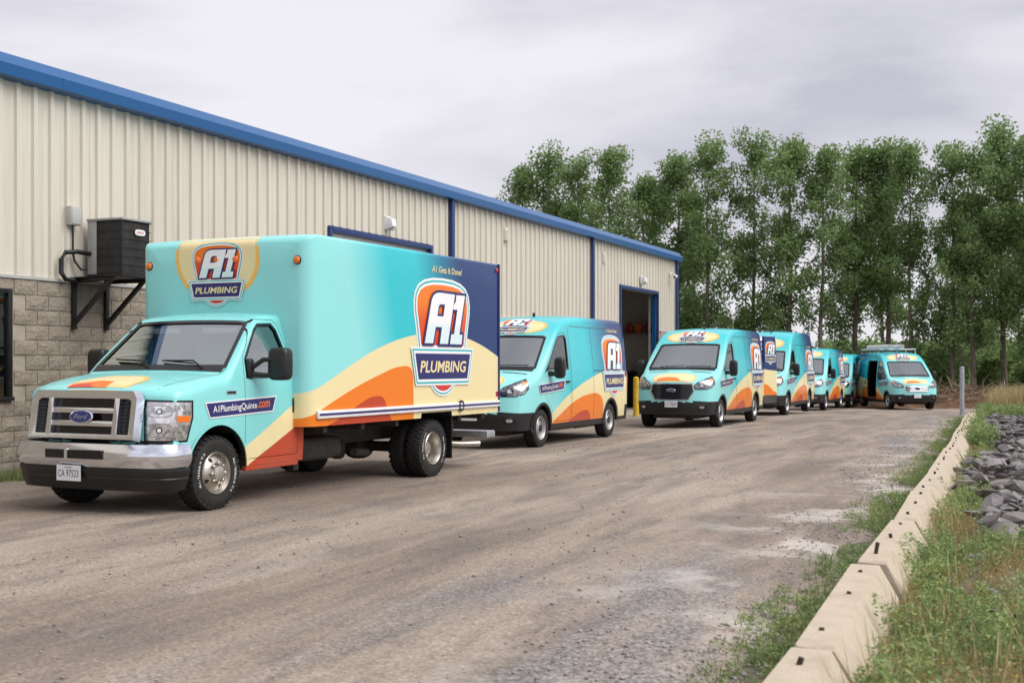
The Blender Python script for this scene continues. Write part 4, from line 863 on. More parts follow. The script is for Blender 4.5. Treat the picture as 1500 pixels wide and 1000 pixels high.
# eave gutter in lengths
ends = [Y0 - .2, 6.1, 12.85, 19.6, 26.4, 33.1, 39.0, Y1 + .2]
for a, b in zip(ends, ends[1:]):
    pr = [(-.01, 5.20), (.15, 5.21), (.19, 5.225), (.20, 5.375), (.06, 5.538), (-.01, 5.545)]; V = [(x, y, z) for y in (a + .002, b - .002) for x, z in pr]; n = len(pr)
    G().add(V, [(i, (i + 1) % n, n + (i + 1) % n, n + i) for i in range(n)] + [tuple(range(n)), tuple(range(n, 2 * n))]).out('eave_gutter', 'bluetrim', bd, 20)
for y in (24.93, 34.26, 43.18): G().box(.036, .12, y - .07, y + .07, .15, 5.205).out('downspout', 'navytrim', bd, 30, .012)
for a, b in ((Y0, D1[0] - .09), (D1[1] + .09, D2[0] - .09), (D2[1] + .09, Y1)): G().box(.0, .055, a, b, 2.625, 2.665).out('base_flashing', 'boxgrey', bd)
# block base: the near blocks one by one, the rest joined
bt_ = G()
for row in range(13):
    z0 = 2.62 - .2 * (row + 1); off = .2 if row % 2 else 0
    j = 0
    while True:
        y = Y0 + off + j * .405 - .2; j += 1
        if y > Y1 - .45: break
        if any(d[0] - .42 < y < d[1] + .02 for d in (D1, D2)): continue
        if 10.65 < y < 12.05 and 1.0 < z0 < 2.3: continue
        if 11.2 < y < 16.2: continue
        bt_.box(-.012, .045 + .008 * random.random(), y + .005, y + .4, z0 + .005, z0 + .195)
o = bt_.out('block_courses', 'block', bd); o['kind'] = 'stuff'
def rough_block(seed, wd):
    r = random.Random(seed); nx, nz = 5, 4; V = []; F = []
    for k in range(nz):
        for i in range(nx):
            e = 0 < i < nx - 1 and 0 < k < nz - 1; V.append(((.046 + r.uniform(-.007, .008)) if e else .036 + r.uniform(-.004, .004), i / (nx - 1) * wd, k / (nz - 1) * .19))
    for k in range(nz - 1):
        for i in range(nx - 1): a = k * nx + i; F.append((a, a + 1, a + nx + 1, a + nx))
    b = len(V); rim = [i for i in range(nx)] + [nx * k + nx - 1 for k in range(1, nz)] + [nx * (nz - 1) + i for i in range(nx - 2, -1, -1)] + [nx * k for k in range(nz - 2, 0, -1)]
    V += [(-.02, V[i][1], V[i][2]) for i in rim]; F += [(rim[i], b + i, b + (i + 1) % len(rim), rim[(i + 1) % len(rim)]) for i in range(len(rim))]
    me = bpy.data.meshes.new('block'); me.from_pydata(V, [], F); me.update(); fixn(me); me.materials.append(M['block']); return me
BM = [rough_block(i, .395) for i in range(6)]; BH = [rough_block(40 + i, .195) for i in range(2)]
for row in range(13):
    z0 = 2.62 - .2 * (row + 1); off = .2 if row % 2 else 0; j = 0
    while True:
        y = Y0 + off + j * .405 - .2; j += 1
        if y > 16.2: break
        if y <= 11.2 or (10.65 < y < 12.05 and 1.0 < z0 < 2.3): continue
        o = bpy.data.objects.new('block', random.choice(BM)); COL.objects.link(o); o.parent = bd; o.location = (0, y + .005, z0 + .005)
G().box(-.012, .022, Y0, D1[0], .0, 2.62).out('mortar_bed', 'mortar', bd); G().box(-.012, .022, D1[1], D2[0], -.3, 2.62).out('mortar_bed', 'mortar', bd); G().box(-.012, .022, D2[1], Y1, -.4, 2.62).out('mortar_bed', 'mortar', bd)
G().box(-.012, .05, Y0, Y1, -.6, -.02).out('footing', 'mortar', bd)
# window in the block base
wi = G(); wi.box(.0, .075, 10.72, 10.79, 1.06, 2.48); wi.box(.0, .075, 12.01, 12.08, 1.06, 2.48); wi.box(.0, .0749, 10.79, 12.01, 2.42, 2.48); wi.box(.0, .09, 10.70, 12.10, 1.02, 1.075); w_ = wi.out('window_frame', 'black', bd, 30, .006)
G().box(.022, .03, 10.78, 12.02, 1.07, 2.43).out('window_pane', 'glassd', bd); G().box(.026, .06, 11.38, 11.42, 1.07, 2.43).out('window_mullion', 'black', bd)
# overhead door frames
for k, (a, b, z) in enumerate((D1, D2)):
    G().box(-.02, .07, a - .09, a, -.4, z + .10).out('door_jamb', 'navytrim', bd, 30, .006); G().box(-.02, .07, b, b + .09, -.4, z + .10).out('door_jamb', 'navytrim', bd, 30, .006); G().box(-.02, .078, a, b, z, z + .10).out('door_header', 'navytrim', bd, 30, .006)
    G().box(-.15, -.02, b - .012, b - .002, -.4, z).out('door_reveal', 'bluetrim', bd)
    G().box(-.26, -.2, b - .10, b - .06, -.05, z + .1).out('door_track', 'galv', bd)
for i in range(8):   # closed sectional door behind the truck
    G().box(-.10, -.05, D1[0] + .005, D1[1] - .005, .02 + i * .497, .51 + i * .497).out('door_section', 'pvc', bd, 30, .008)
# roll of ceiling joists and shelf seen through the open door
G().box(-1.9, -.25, 42.55, 43.1, 2.58, 2.62).out('wall_shelf', 'slab', bd)
for j, (x, m, nm, lb) in enumerate(((-13.4, 'redbox', 'fuel_can', 'red can on the shelf inside the open doorway, next to the door track'), (-13.75, 'orange', 'fuel_can', 'orange can between two red cans on the shelf indoors'), (-14.08, 'redbox', 'fuel_can', 'red can at the inner end of the shelf indoors'))):
    t = thing(nm, lb, 'can', (x, 42.8, 2.62), 0); G().box(-.12, .12, -.1, .1, 0, .32).out('can_body', m, t, 30, .04); G().tube([(-.08, 0, .32), (-.08, 0, .40), (.08, 0, .40), (.08, 0, .32)], .016, 6).out('handle', m, t, 40)
t = thing('cabinet', 'dark storage cabinet under the shelf inside the open doorway', 'cabinet', (-13.6, 42.75, -.05)); G().box(-.6, .6, -.25, .3, 0, 1.3).out('carcass', 'chassis', t, 30, .01)
for s in (-1, 1): d = G().box(min(s * .02, s * .58), max(s * .02, s * .58), -.275, -.252, .05, 1.25).out('cabinet_door', 'black', t, 30, .006); G().box(s * .06 - .01, s * .06 + .01, -.295, -.276, .6, .75).out('handle', 'galv', d)
# wall fittings
def wall_light(y, z, lb):
    t = thing('wall_light', lb, 'light', (WX + .034, y, z)); G().box(0, .05, -.10, .10, -.12, .16).out('back_plate', 'pvc', t, 30, .01)
    G().prism([(.05, .14), (.17, .10), (.20, -.06), (.05, -.12)], 'y', -.09, .09).out('housing', 'pvc', t, 30, .01); G().box(.06, .17, -.07, .07, -.125, -.105).out('lens', 'galv', t)
wall_light(22.0, 4.36, 'small white wall light above the overhead door behind the truck'); wall_light(39.05, 4.26, 'small white wall light above the open doorway')
for y, z, lb in ((27.97, 4.73, 'beige wall vent near the blue downspout above the second van'), (35.3, 4.72, 'beige wall vent between the second downspout and the open doorway')):
    t = thing('wall_vent', lb, 'vent', (WX + .034, y, z)); G().box(0, .04, -.11, .11, -.17, .17).out('vent_frame', 'siding', t, 30, .01)
    for i in range(5): G().prism([(.04, -.13 + i * .055), (.06, -.14 + i * .055), (.04, -.10 + i * .055)], 'y', -.085, .085).out('louvre', 'siding', t)
t = thing('security_camera', 'white security camera on the wall near the far building corner', 'camera', (WX + .034, 42.4, 4.7)); G().box(0, .05, -.07, .07, -.07, .07).out('mount', 'pvc', t, 30, .01); G().tube([(.05, 0, 0), (.18, 0, .02), (.2, 0, -.06)], .022, 8).out('arm', 'pvc', t, 40); h = G().tube([(.2, .1, -.08), (.24, -.2, -.12)], .06, 14).out('camera_body', 'pvc', t, 40); G().tube([(.24, -.2, -.12), (.242, -.212, -.122)], .04, 12).out('lens', 'gloss', h, 40)
# air conditioner on its bracket
ac = thing('air_conditioner', 'dark grey outdoor air conditioner unit with white oval badge', 'air conditioner', (WX, 13.34, 2.70))
X0, X1, YA, YB, ZB, ZT = .16, .78, 0, .60, .0, .82
G().box(X0, X1, YA, YB, ZB, ZB + .05).out('base_pan', 'black', ac, 30, .01); G().box(X0 - .01, X1 + .01, YA - .01, YB + .01, ZT - .03, ZT + .005).out('top_cover', 'acgrey', ac, 30, .012)
G().box(X0 + .02, X1 - .02, YA + .02, YB - .02, .04, ZT - .03).out('coil', 'acdark', ac); G().box(X0, X0 + .16, YA + .002, YA + .02, .05, ZT - .03).out('corner_panel', 'acgrey', ac, 30, .004)
g = G()
for i in range(15): x = X0 + .17 + i * (X1 - X0 - .18) / 14; g.tube([(x, YA + .006, .05), (x, YA + .006, ZT - .03)], .0028, 4)
for i in range(20): y = YA + .01 + i * (YB - .02) / 19; g.tube([(X1 - .004, y, .05), (X1 - .004, y, ZT - .03)], .0028, 4)
for i in range(7): z = .06 + i * .12; g.tube([(X0 + .17, YA + .004, z), (X1 - .003, YA + .004, z), (X1 - .003, YB - .004, z)], .005, 5)
g.out('wire_guard', 'black', ac, 40)
G().tube([(X1 - .01, YA + .01, .03), (X1 - .01, YA + .01, ZT - .02)], .014, 6).out('corner_post', 'black', ac, 40)
bdg = G().add([(X1 + .006, .36 + .105 * math.copysign(abs(math.cos(t)) ** .6, math.cos(t)), .64 + .042 * math.copysign(abs(math.sin(t)) ** .6, math.sin(t))) for t in (2 * math.pi * (i + .5) / 24 for i in range(24))], [tuple(range(24))]); v, f = textmesh('LENNOX', 0, .01); x1 = max(p[0] for p in v)
bdg.add([(X1 + .0075, .285 + p[0] / x1 * .15, .622 + p[1] * .05) for p in v], f, 1); bdg.out('badge', ['white', 'redv'], ac)
br = thing('steel_bracket', 'black steel wall bracket of two triangles carrying the air conditioner', 'bracket', (WX, 13.34, 2.70))
for y in (-.16, .48):
    G().box(.05, .10, y - .035, y + .035, -.72, -.02).out('upright', 'black', br, 30, .004); G().box(.05, .80, y - .03, y + .03, -.055, -.005).out('arm', 'black', br, 30, .004)
    G().prism([(.10, -.66), (.10, -.58), (.68, -.055), (.76, -.055)], 'y', y - .024, y + .024).out('brace', 'black', br)
G().box(.08, .82, -.25, .62, -.0045, -.0005).out('tray', 'black', br)
db = thing('disconnect_box', 'small grey electrical box with conduit beside the air conditioner', 'electrical box', (WX + .03, 13.16, 3.55)); G().box(0, .10, -.10, .10, -.13, .13).out('box_body', 'boxgrey', db, 30, .008); G().box(.10, .112, -.085, .085, -.115, .115).out('cover', 'boxgrey', db, 30, .005)
G().tube([(.04, 0, -.13), (.04, 0, -.50)], .014, 8).out('conduit', 'black', db, 40)
G().tube([(.04, 0, -.50), (.05, .02, -.62), (.10, .10, -.74), (.14, .2, -.72), (.15, .28, -.55)], .016, 8).out('flexible_conduit', 'black', db, 40)
ln = G(); ln.tube([(.20, .30, -.52), (.14, -.02, -.50), (.10, -.20, -.52), (.08, -.26, -.62), (.08, -.26, -.80), (.10, -.20, -.89), (.14, .0, -.90), (.2, .3, -.86)], .034, 10); ln.out('insulated_line', 'black', db, 40)
# ---------------------------------------------------------------- bollard, post
def bollard(x, y, lb):
    t = thing('bollard', lb, 'bollard', (x, y, gz(y))); G().tube([(0, 0, -.05), (0, 0, 1.18)], .085, 20).out('post', 'yellow', t, 40); G().sq((0, 0, 1.18), (.085, .085, .05), 2.2).out('cap', 'yellow', t, 40); G().tube([(0, 0, -.02), (0, 0, .02)], .14, 16).out('footing', 'slab', t, 40)
bollard(-11.75, 36.3, 'yellow steel bollard standing in front of the open doorway'); bollard(-11.75, 41.3, 'yellow bollard on the far side of the open doorway, behind the van')
t = thing('steel_post', 'galvanised steel post standing at the end of the kerb row', 'post', (-2.75, 43.9, gz(44))); G().tube([(0, 0, -.1), (0, 0, 1.62)], .075, 16).out('pipe', 'galv', t, 40); G().sq((0, 0, 1.62), (.078, .078, .03), 2.3).out('cap', 'galv', t, 40)
# ---------------------------------------------------------------- concrete kerbs with pins
def conc():
    k = NT('kerb_concrete'); p = k.geo(); f = k.noise(5, 7, .65, p); h = k.noise(70, 4, .7, p)
    c = k.ramp(f, [(.22, (.34, .285, .215)), (.45, (.455, .385, .295)), (.75, (.52, .445, .35))]); k.p(col=k.n('ShaderNodeMix', {0: .5, 6: c, 7: k.ramp(h, [(.3, .7), (.6, 1.1)])}, data_type='RGBA', blend_type='MULTIPLY').outputs[2], rough=.9); k.bump(h, .4, .01); return k.m
M['conc'] = conc()
joints = [3.1, 5.55, 8.05, 10.5, 12.8, 15.25, 17.7, 20.15, 22.6, 25.05, 27.5, 29.95, 32.4, 34.85, 37.3]
ORD = ['', 'next block', 'second block', 'third block', 'fourth block', 'fifth block', 'sixth block', 'seventh block', 'eighth block', 'ninth block', 'tenth block', 'eleventh block', 'twelfth block']
def kerb_label(a):
    k = joints.index(a) - joints.index(8.05)
    return 'concrete kerb block with the tall rusty pin' if k == 0 else 'kerb block, %s %s the one with the tall rusty pin' % (ORD[abs(k)].replace(' block', ''), 'towards the steel post from' if k > 0 else 'farther from the steel post than')
for a, b in zip(joints, joints[1:]):
    L = b - a - random.choice((.03, .045, .07)); y = (a + b) / 2; ang = math.degrees(math.atan2(kx(a) - kx(b), b - a)) + random.uniform(-.7, .7)
    t = thing('kerb_block', kerb_label(a), 'kerb', (kx(y) + random.uniform(-.02, .02), y, gz(y) - .01), ang, 'kerb blocks along the lot'); t.rotation_euler.x = R(random.uniform(-.5, .5))
    pr = [(-.17, 0), (-.168, .05), (-.086, .25), (.086, .25), (.20, .05), (.205, 0)]; r = random.Random(int(a * 10)); NS = 4
    V = [(x + (0 if 0 < i < NS else r.uniform(-.006, .006)), -L / 2 + L * (0, .012, .5, .985, 1)[i] + (r.uniform(-.012, .012) if i in (0, NS) else 0), z - (r.uniform(.006, .022) if i in (0, NS) and z > .2 else 0)) for i in range(NS + 1) for x, z in pr]; n = len(pr)
    F = [(i * n + k, i * n + (k + 1) % n, (i + 1) * n + (k + 1) % n, (i + 1) * n + k) for i in range(NS) for k in range(n)] + [tuple(range(n)), tuple(range(NS * n, (NS + 1) * n))]
    mk('block_body', V, F, 'conc', t, None, None, True)
    for i, yy in enumerate((-L * .36, L * .0 if a > 6 else L * .05, L * .36)):
        h = .075 if (abs(a - 8.05) < .1 and i == 0) else r.choice((.012, .03, .02)); G().tube([(r.uniform(-.02, .02), yy, .2), (r.uniform(-.02, .02), yy, .25 + h)], .013, 8).out('steel_pin', 'rust', t, 40)
# ---------------------------------------------------------------- rock pile: stones one by one, the smallest joined
def rock_mesh(seed):
    r = random.Random(seed); bm = bmesh.new(); bmesh.ops.create_icosphere(bm, subdivisions=2, radius=1.25)
    cuts = [(Vector((r.gauss(0, 1), r.gauss(0, 1), r.gauss(0, 1))).normalized(), r.uniform(.35, .75)) for _ in range(13)]
    for v in bm.verts:
        for nrm, d in cuts:
            k = v.co.dot(nrm) - d
            if k > 0: v.co -= nrm * k
        v.co += Vector((r.uniform(-.015, .015), r.uniform(-.015, .015), r.uniform(-.015, .015)))
    me = bpy.data.meshes.new('rock'); bm.to_mesh(me); bm.free(); me.materials.append(M['rock']); return me
RM = [rock_mesh(i) for i in range(8)]
rp = thing('rock_pile', 'long heap of broken dark grey rocks beside the kerb', 'rocks', (0, 0, 0))
def rock_edge(y): return lerp([(10, 1.0), (10.8, .62), (14, .62), (14.8, .30), (20, .28), (20.6, .60), (26, .62), (27, .34), (38, .30), (40, 3)], y)
cand = []
for i in range(2300):
    y = 10 + 29 * random.random() ** 1.25; xm = kx(y); x = random.uniform(xm + .2, xm + 1.9)
    if x < xm + rock_edge(y) + random.gauss(0, .07): continue
    if math.sin(y * 1.9 + x * 4) + math.sin(y * .8 - x * 3) > 1.35: continue
    cand.append((x, y, random.choice((.05, .06, .075, .09, .11, .14))))
cand += [(kx(y) + dx, y, s_) for y, dx, s_ in ((9.4, .62, .10), (9.0, .78, .07), (8.2, .72, .09), (7.6, .80, .10), (7.3, .62, .06), (6.6, .85, .08), (10.1, .55, .09))]
cand.sort(key=lambda c: -c[2] / c[1] - (1 if c[1] < 10.2 else 0)); small = cand[290:]
def rock_xf(x, y, s_):
    return Matrix.LocRotScale(Vector((x, y, gh(x, y) + s_ * .3 + random.uniform(0, .16) * (y > 10.2))), Matrix.Rotation(random.uniform(0, 6), 3, 'Z') @ Matrix.Rotation(random.uniform(-.9, .9), 3, 'X'), Vector((s_ * random.uniform(.9, 2.1), s_ * random.uniform(.7, 1.3), s_ * random.uniform(.25, .65))))
for c in cand[:290]:
    o = bpy.data.objects.new('rock', random.choice(RM)); COL.objects.link(o); o.parent = rp; o.matrix_basis = rock_xf(*c)
sv = []; sf = []; nb = 0
for c in small:
    me = random.choice(RM); mtx = np.array(rock_xf(*c)); co = np.empty(len(me.vertices) * 3, np.float32); me.vertices.foreach_get('co', co); co = co.reshape(-1, 3)
    fi = np.empty(len(me.polygons) * 3, np.int32); me.loops.foreach_get('vertex_index', fi); sv.append(co @ mtx[:3, :3].T + mtx[:3, 3]); sf.append(fi.reshape(-1, 3) + nb); nb += len(co)
o = npmesh('small_rocks', np.concatenate(sv), np.concatenate(sf), 'rock', rp); o['kind'] = 'stuff'
# ---------------------------------------------------------------- weeds and grass
def foliage(name, cols, trans=.3, rough=.6, nscale=.8):
    k = NT(name); r = k.n('ShaderNodeNewGeometry').outputs['Random Per Island']; f = k.noise(nscale, 3, .5, k.geo())
    t = k.math('ADD', k.math('MULTIPLY', r, .55), k.math('MULTIPLY', f, .45)); n_ = len(cols); col = k.ramp(t, [(.15 + .7 * i / (n_ - 1), c) for i, c in enumerate(cols)])
    k.p(col=col, rough=rough); tl = k.n('ShaderNodeBsdfTranslucent', {0: col}); m = k.n('ShaderNodeMixShader', {0: trans, 1: k.b.outputs[0], 2: tl.outputs[0]}); k.t.links.new(m.outputs[0], k.out.inputs[0]); return k.m
M['weed'] = foliage('weed_leaf', [(.11, .19, .07), (.19, .29, .10), (.28, .37, .13), (.44, .41, .16)]); M['grass'] = foliage('grass_blade', [(.09, .15, .045), (.18, .25, .085), (.32, .31, .13)]); M['dry'] = foliage('dry_grass', [(.28, .21, .09), (.42, .33, .16), (.55, .46, .26)], .2)
M['ochre'] = foliage('ochre_weed', [(.15, .17, .06), (.30, .24, .09), (.40, .27, .11), (.46, .40, .20)]); M['flower'] = simple('weed_flower', (.55, .40, .04), .7, var=.3)
def quads(C, U, Wv, L, Wd):    # leaf shaped quads: base C, direction U, width vector Wv
    a = C; b = C + U * (L * .5)[:, None] + Wv * (Wd * .5)[:, None]; c = C + U * L[:, None]; d = C + U * (L * .5)[:, None] - Wv * (Wd * .5)[:, None]
    V = np.stack([a, b, c, d], 1).reshape(-1, 3); return V, np.arange(len(V)).reshape(-1, 4)
def unit(v): return v / np.linalg.norm(v, axis=1, keepdims=True)
def zat(X, Y): return np.array([gh(x, y) for x, y in zip(X, Y)])
def weedbed(name, X, Y, per, hgt, ll, lw, m):
    n = len(X); Z = zat(X, Y) - .01; h = hgt * rng.uniform(.4, 1.2, n); lean = rng.normal(0, .35, (n, 2))
    idx = np.repeat(np.arange(n), per); t = rng.random(len(idx)) ** .7; N = len(idx)
    C = np.stack([X[idx] + lean[idx, 0] * h[idx] * t + rng.normal(0, .02, N), Y[idx] + lean[idx, 1] * h[idx] * t + rng.normal(0, .02, N), Z[idx] + h[idx] * t], 1)
    U = unit(np.stack([rng.normal(0, 1, N), rng.normal(0, 1, N), rng.normal(.35, .45, N)], 1)); Wv = unit(np.cross(U, rng.normal(0, 1, (N, 3)))); V, F = quads(C, U, Wv, ll * rng.uniform(.6, 1.3, N), lw * rng.uniform(.6, 1.3, N))
    return struct(npmesh(name, V, F, m), 'stuff')
def blades(name, X, Y, per, hgt, wd, m, spread=.03, lean=.35):
    n = len(X); Z = zat(X, Y) - .01; idx = np.repeat(np.arange(n), per); N = len(idx)
    C = np.stack([X[idx] + rng.normal(0, spread, N), Y[idx] + rng.normal(0, spread, N), Z[idx]], 1); U = unit(np.stack([rng.normal(0, lean, N), rng.normal(0, lean, N), np.ones(N)], 1)); Wv = unit(np.cross(U, rng.normal(0, 1, (N, 3)))); h = hgt * rng.uniform(.4, 1.15, N)
    V, F = quads(C, U, Wv, h, wd * rng.uniform(.6, 1.2, N)); return struct(npmesh(name, V, F, m), 'stuff')
KX = lambda Y: np.array([kx(y) for y in Y])
RE = lambda Y: np.array([rock_edge(y) for y in Y])
def bank(n, y0, y1, pw=1.6, wide=1.7): Y = y0 + (y1 - y0) * rng.random(n) ** pw; X = KX(Y) + .19 + rng.random(n) * wide; k_ = (X - KX(Y) < RE(Y) + rng.normal(0, .06, n)) | (rng.random(n) < .05); return X[k_], Y[k_]
X, Y = bank(5200, 3.6, 26); pn = np.sin(X * 2.3 + Y * 1.1) + np.sin(Y * 1.9 - X * 3.1) + rng.normal(0, .5, len(X)); a_ = pn > .25
weedbed('weeds', X[a_], Y[a_], 30, .14, .032, .012, 'weed'); weedbed('weeds', X[~a_], Y[~a_], 24, .13, .024, .009, 'ochre')
X, Y = bank(700, 3.6, 24); k_ = np.sin(X * 3.3 - Y * 1.7) + np.sin(Y * 2.9) > .2; weedbed('weeds', X[k_], Y[k_], 80, .27, .040, .012, 'weed')
X, Y = bank(130, 3.6, 20, 1.4, .25); weedbed('weeds', X + .03, Y, 70, .24, .034, .012, 'weed'); X, Y = bank(500, 3.6, 22); blades('dry_grass', X, Y, 7, .34, .005, 'dry', .03, .3)
X, Y = bank(1500, 3.6, 22); blades('grass', X, Y, 12, .17, .006, 'grass')
X, Y = bank(420, 3.6, 14); weedbed('yellow_flowers', X, Y, 3, .22, .012, .010, 'flower')
n = 1900; Y = 4 + 36 * rng.random(n) ** 1.5; X = KX(Y) - .20 - np.abs(rng.normal(0, .20, n)); k_ = (np.sin(Y * 1.1) + np.sin(Y * 2.7 + 1)) > rng.normal(-.5, .6, n); weedbed('weeds', X[k_], Y[k_], 22, .085, .028, .012, 'weed'); blades('grass', X[k_][::2], Y[k_][::2], 14, .13, .005, 'grass')
n = 3400; Y = 24 + 34 * rng.random(n); X = KX(Y) + .25 + rng.random(n) ** 1.2 * (2 + (Y - 24) * .12); k_ = (X - KX(Y) < RE(Y)) | (Y > 38) | (X - KX(Y) > 1.6); X, Y = X[k_], Y[k_]; weedbed('weeds', X, Y, 26, .38, .075, .03, 'weed'); blades('grass', X[::2], Y[::2], 14, .42, .012, 'grass', .07)
n = 1500; Y = 45 + 16 * rng.random(n); X = KX(Y) + .6 + rng.random(n) * 9; blades('dry_grass', X, Y, 22, 1.05, .02, 'dry', .12, .16)
n = 260; Y = 10 + 3.2 * rng.random(n); X = -12.42 + np.abs(rng.normal(0, .18, n)); blades('grass', X, Y, 26, .20, .007, 'grass', .05); weedbed('weeds', X[::2], Y[::2], 20, .12, .04, .02, 'weed')
# ---------------------------------------------------------------- brush pile
bp_ = thing('brush_pile', 'heap of brown brush and orange soil behind the parked vans', 'brush pile', (-3.6, 62.5, gz(62)))
V = []; F = []; N1, N2 = 26, 12
for j in range(N2 + 1):
    for i in range(N1 + 1):
        u, v = i / N1, j / N2; x = -6 + 13 * u; y = -1.8 + 3.6 * v; h = .85 * math.sin(math.pi * v) ** .8 * (math.sin(math.pi * u) ** .4) * (.75 + .25 * math.sin(u * 17) + random.uniform(-.1, .1)); V.append((x, y, h - .1))
for j in range(N2):
    for i in range(N1): a = j * (N1 + 1) + i; F.append((a, a + 1, a + N1 + 2, a + N1 + 1))
def soil2():
    k = NT('orange_soil'); f = k.noise(1.6, 6, .7, k.geo()); k.p(col=k.ramp(f, [(.35, (.08, .055, .035)), (.55, (.20, .11, .06)), (.7, (.30, .19, .115))]), rough=.95); k.bump(f, .8, .1); return k.m
M['osoil'] = soil2(); M['twig'] = foliage('twig', [(.10, .07, .045), (.20, .14, .09), (.34, .26, .18)], .0)
mk('soil_mound', V, F, 'osoil', bp_, 60)
n = 2600; X = rng.uniform(-6, 7, n); Yb = rng.uniform(-1.6, 1.2, n); C = np.stack([X, Yb, np.maximum(.1, 0.95 * np.cos(Yb * .8)) * rng.uniform(.5, 1.1, n)], 1); U = unit(np.stack([rng.normal(0, 1, n), rng.normal(0, .6, n), rng.normal(.15, .4, n)], 1)); Wv = unit(np.cross(U, rng.normal(0, 1, (n, 3)))); Vq, Fq = quads(C, U, Wv, rng.uniform(.4, 1.2, n), rng.uniform(.02, .05, n)); o = npmesh('twigs', Vq, Fq, 'twig', bp_); o['kind'] = 'stuff'
# ---------------------------------------------------------------- trees
M['leaf'] = foliage('poplar_leaf', [(.11, .19, .065), (.175, .28, .095), (.25, .36, .14), (.34, .44, .21)], .55, .5, .35); M['bark'] = simple('bark', (.16, .13, .10), .9, var=.4, vs_=5)
def make_tree(seed, H, low, rad, nleaf):
    r = random.Random(seed); g = G(); pts = []; x = y = 0; dx, dy = r.uniform(-.02, .02), r.uniform(-.02, .02)
    NS = 12; tr = []
    for i in range(NS + 1):
        tr.append(Vector((x, y, H * i / NS))); x += dx * H / NS + r.uniform(-.06, .06); y += dy * H / NS + r.uniform(-.06, .06)
    g.tube(tr, [max(.02, .17 * (1 - i / NS) ** .8 * (1.25 if i == 0 else 1)) for i in range(NS + 1)], 8, cap=False); cl = []
    NB = 40
    for b in range(NB):
        t = low + (1 - low) * (b + r.random()) / NB; i = min(NS - 1, int(t * NS)); p = tr[i].lerp(tr[i + 1], t * NS - i); a = r.uniform(0, 6.28); up = r.uniform(.7, 1.5)
        prof = math.sin(math.pi * min(1, .18 + .82 * (1 - (t - low) / (1 - low)))) ** .6 if t > .55 else 1
        ln_ = rad * r.uniform(.45, 1.15) * (1.15 - .75 * max(0, (t - low) / (1 - low)) ** 1.6) * (.6 if r.random() < .15 else 1); d = Vector((math.cos(a), math.sin(a), up)).normalized(); e_ = p + d * ln_ * 1.25; m_ = p.lerp(e_, .5) + Vector((0, 0, -.1))
        g.tube([p, m_, e_], [.045 * (1.2 - t), .03 * (1.2 - t), .008], 5, cap=False)
        for q in range(3): k = r.uniform(.4, 1.1); c = p.lerp(e_, k); cl.append((c + Vector((r.gauss(0, .22), r.gauss(0, .22), r.gauss(0, .22))), r.choice((.28, .4, .55, .72))))
    cl += [(tr[-1] + Vector((r.gauss(0, .2), r.gauss(0, .2), -r.random() * 1.2)), .4) for _ in range(6)]
    P = np.array([tuple(c[0]) for c in cl]); S = np.array([c[1] for c in cl]); rg = np.random.default_rng(seed); idx = rg.choice(len(cl), nleaf, p=(S ** 2) / (S ** 2).sum())
    C = P[idx] + unit(rg.normal(0, 1, (nleaf, 3))) * (S[idx] * 1.15 * rg.random(nleaf) ** .45)[:, None] * np.array([1, 1, 1.1]); U = unit(rg.normal(0, 1, (nleaf, 3)) + np.array([0, 0, -.3])); Wv = unit(np.cross(U, rg.normal(0, 1, (nleaf, 3)))); V, F = quads(C, U, Wv, rg.uniform(.12, .23, nleaf), rg.uniform(.10, .18, nleaf))
    return g, V, F
def tree_proto(seed, H, low, rad, nleaf, name='poplar_tree'):
    root = thing(name, 'tall poplar tree with loose green crown in the row behind the vans', 'tree', (0, 0, 0), 0, 'poplars behind the lot'); g, V, F = make_tree(seed, H, low, rad, nleaf)
    g.out('trunk', 'bark', root, 50); npmesh('crown', V, F, 'leaf', root); return root
protos = [tree_proto(s, 15, lo, ra, nl) for s, lo, ra, nl in ((1, .10, 2.6, 12000), (2, .20, 2.2, 10500), (3, .07, 2.8, 13000), (4, .25, 2.3, 10000), (5, .14, 2.5, 11500))]
TH = R(23.7); ct, st_ = math.cos(TH), math.sin(TH)
def cw(px, d): lat = (px - 750) / 1800 * d; return lat * ct - d * st_, d * ct + lat * st_
spots = [(765, 252), (805, 240), (850, 252), (882, 238), (940, 268), (992, 238), (1040, 230), (1100, 222), (1148, 214), (1205, 236), (1250, 224), (1300, 232), (1335, 222), (1395, 236), (1430, 240), (1470, 206), (1512, 214), (1560, 225), (1610, 220)]
used = 0
def plant_tree(px, topy, d, wide=1.0):
    global used, last
    x, y = cw(px, d); z = gz(y); Hh = (533 - topy) / 1800 * d + 1.5 - z; pr = protos[used % 5] if used < 5 else random.choice(protos); o = pr if used < 5 else copy_tree(pr); used += 1; last = o
    s = Hh / 15; o.location = (x, y, z); o.scale = (s * wide, s * wide, s); o.rotation_euler.z = random.uniform(0, 6.28)
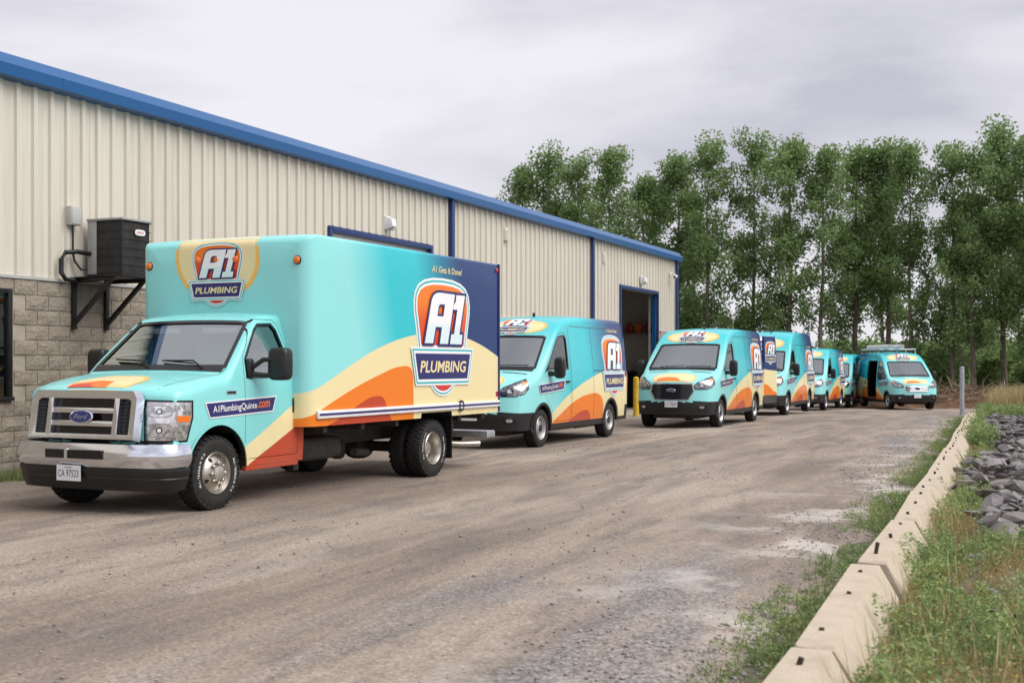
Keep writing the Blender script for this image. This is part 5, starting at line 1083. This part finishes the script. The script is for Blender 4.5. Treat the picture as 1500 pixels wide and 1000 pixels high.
for px, ty in spots: plant_tree(px + random.uniform(-6, 6), ty, 76 + (1500 - px) * .018 + random.uniform(-2, 2), random.uniform(.95, 1.15))
for o_ in [o for o in COL.objects if o.name.startswith('poplar_tree')]: o_['label'] = 'tall poplar in the front row of trees behind the parked vans'
nf = used
for px in (795, 870, 965, 1015, 1290, 1415, 1452, 1490, 1560): plant_tree(px + random.uniform(-8, 8), random.uniform(262, 330), 90 + (1500 - px) * .018 + random.uniform(-3, 4), random.uniform(.9, 1.1)); last['label'] = 'shorter poplar standing behind the front row of poplars'; last['group'] = 'poplars of the second row'
def bush_proto(seed):
    root = thing('shrub', 'leafy green shrub growing under the poplar row', 'shrub', (0, 0, 0), 0, 'undergrowth below the poplars'); r = np.random.default_rng(seed); g = G(); n = 7000
    cc = r.uniform(-1, 1, (26, 3)) * np.array([1.8, 1.4, 1.0]) + np.array([0, 0, 1.7]); cs = r.uniform(.4, .8, 26); idx = r.integers(0, 26, n); C = cc[idx] + unit(r.normal(0, 1, (n, 3))) * (cs[idx] * 1.2 * r.random(n) ** .45)[:, None]; C[:, 2] = np.abs(C[:, 2]); U = unit(r.normal(0, 1, (n, 3))); Wv = unit(np.cross(U, r.normal(0, 1, (n, 3)))); V, F = quads(C, U, Wv, r.uniform(.14, .26, n), r.uniform(.1, .2, n))
    for i in range(6): g.tube([(0, 0, 0), tuple(cc[i] * .5), tuple(cc[i])], [.06, .04, .01], 5, cap=False)
    g.out('stem', 'bark', root, 50); npmesh('foliage', V, F, 'leaf', root); return root
bps = [bush_proto(s) for s in (11, 12, 13)]
for i, px in enumerate(list(range(770, 1640, 48)) + list(range(960, 1640, 75))):
    o = bps[i] if i < 3 else copy_tree(random.choice(bps)); d = random.uniform(80, 92) if i < 20 else random.uniform(96, 110); x, y = cw(px + random.uniform(-10, 10), d); s = random.uniform(.8, 1.25) * (1.25 if i >= 20 else 1); o.location = (x, y, gz(y)); o.scale = (s * 1.2, s * 1.2, s); o.rotation_euler.z = random.uniform(0, 6.28)
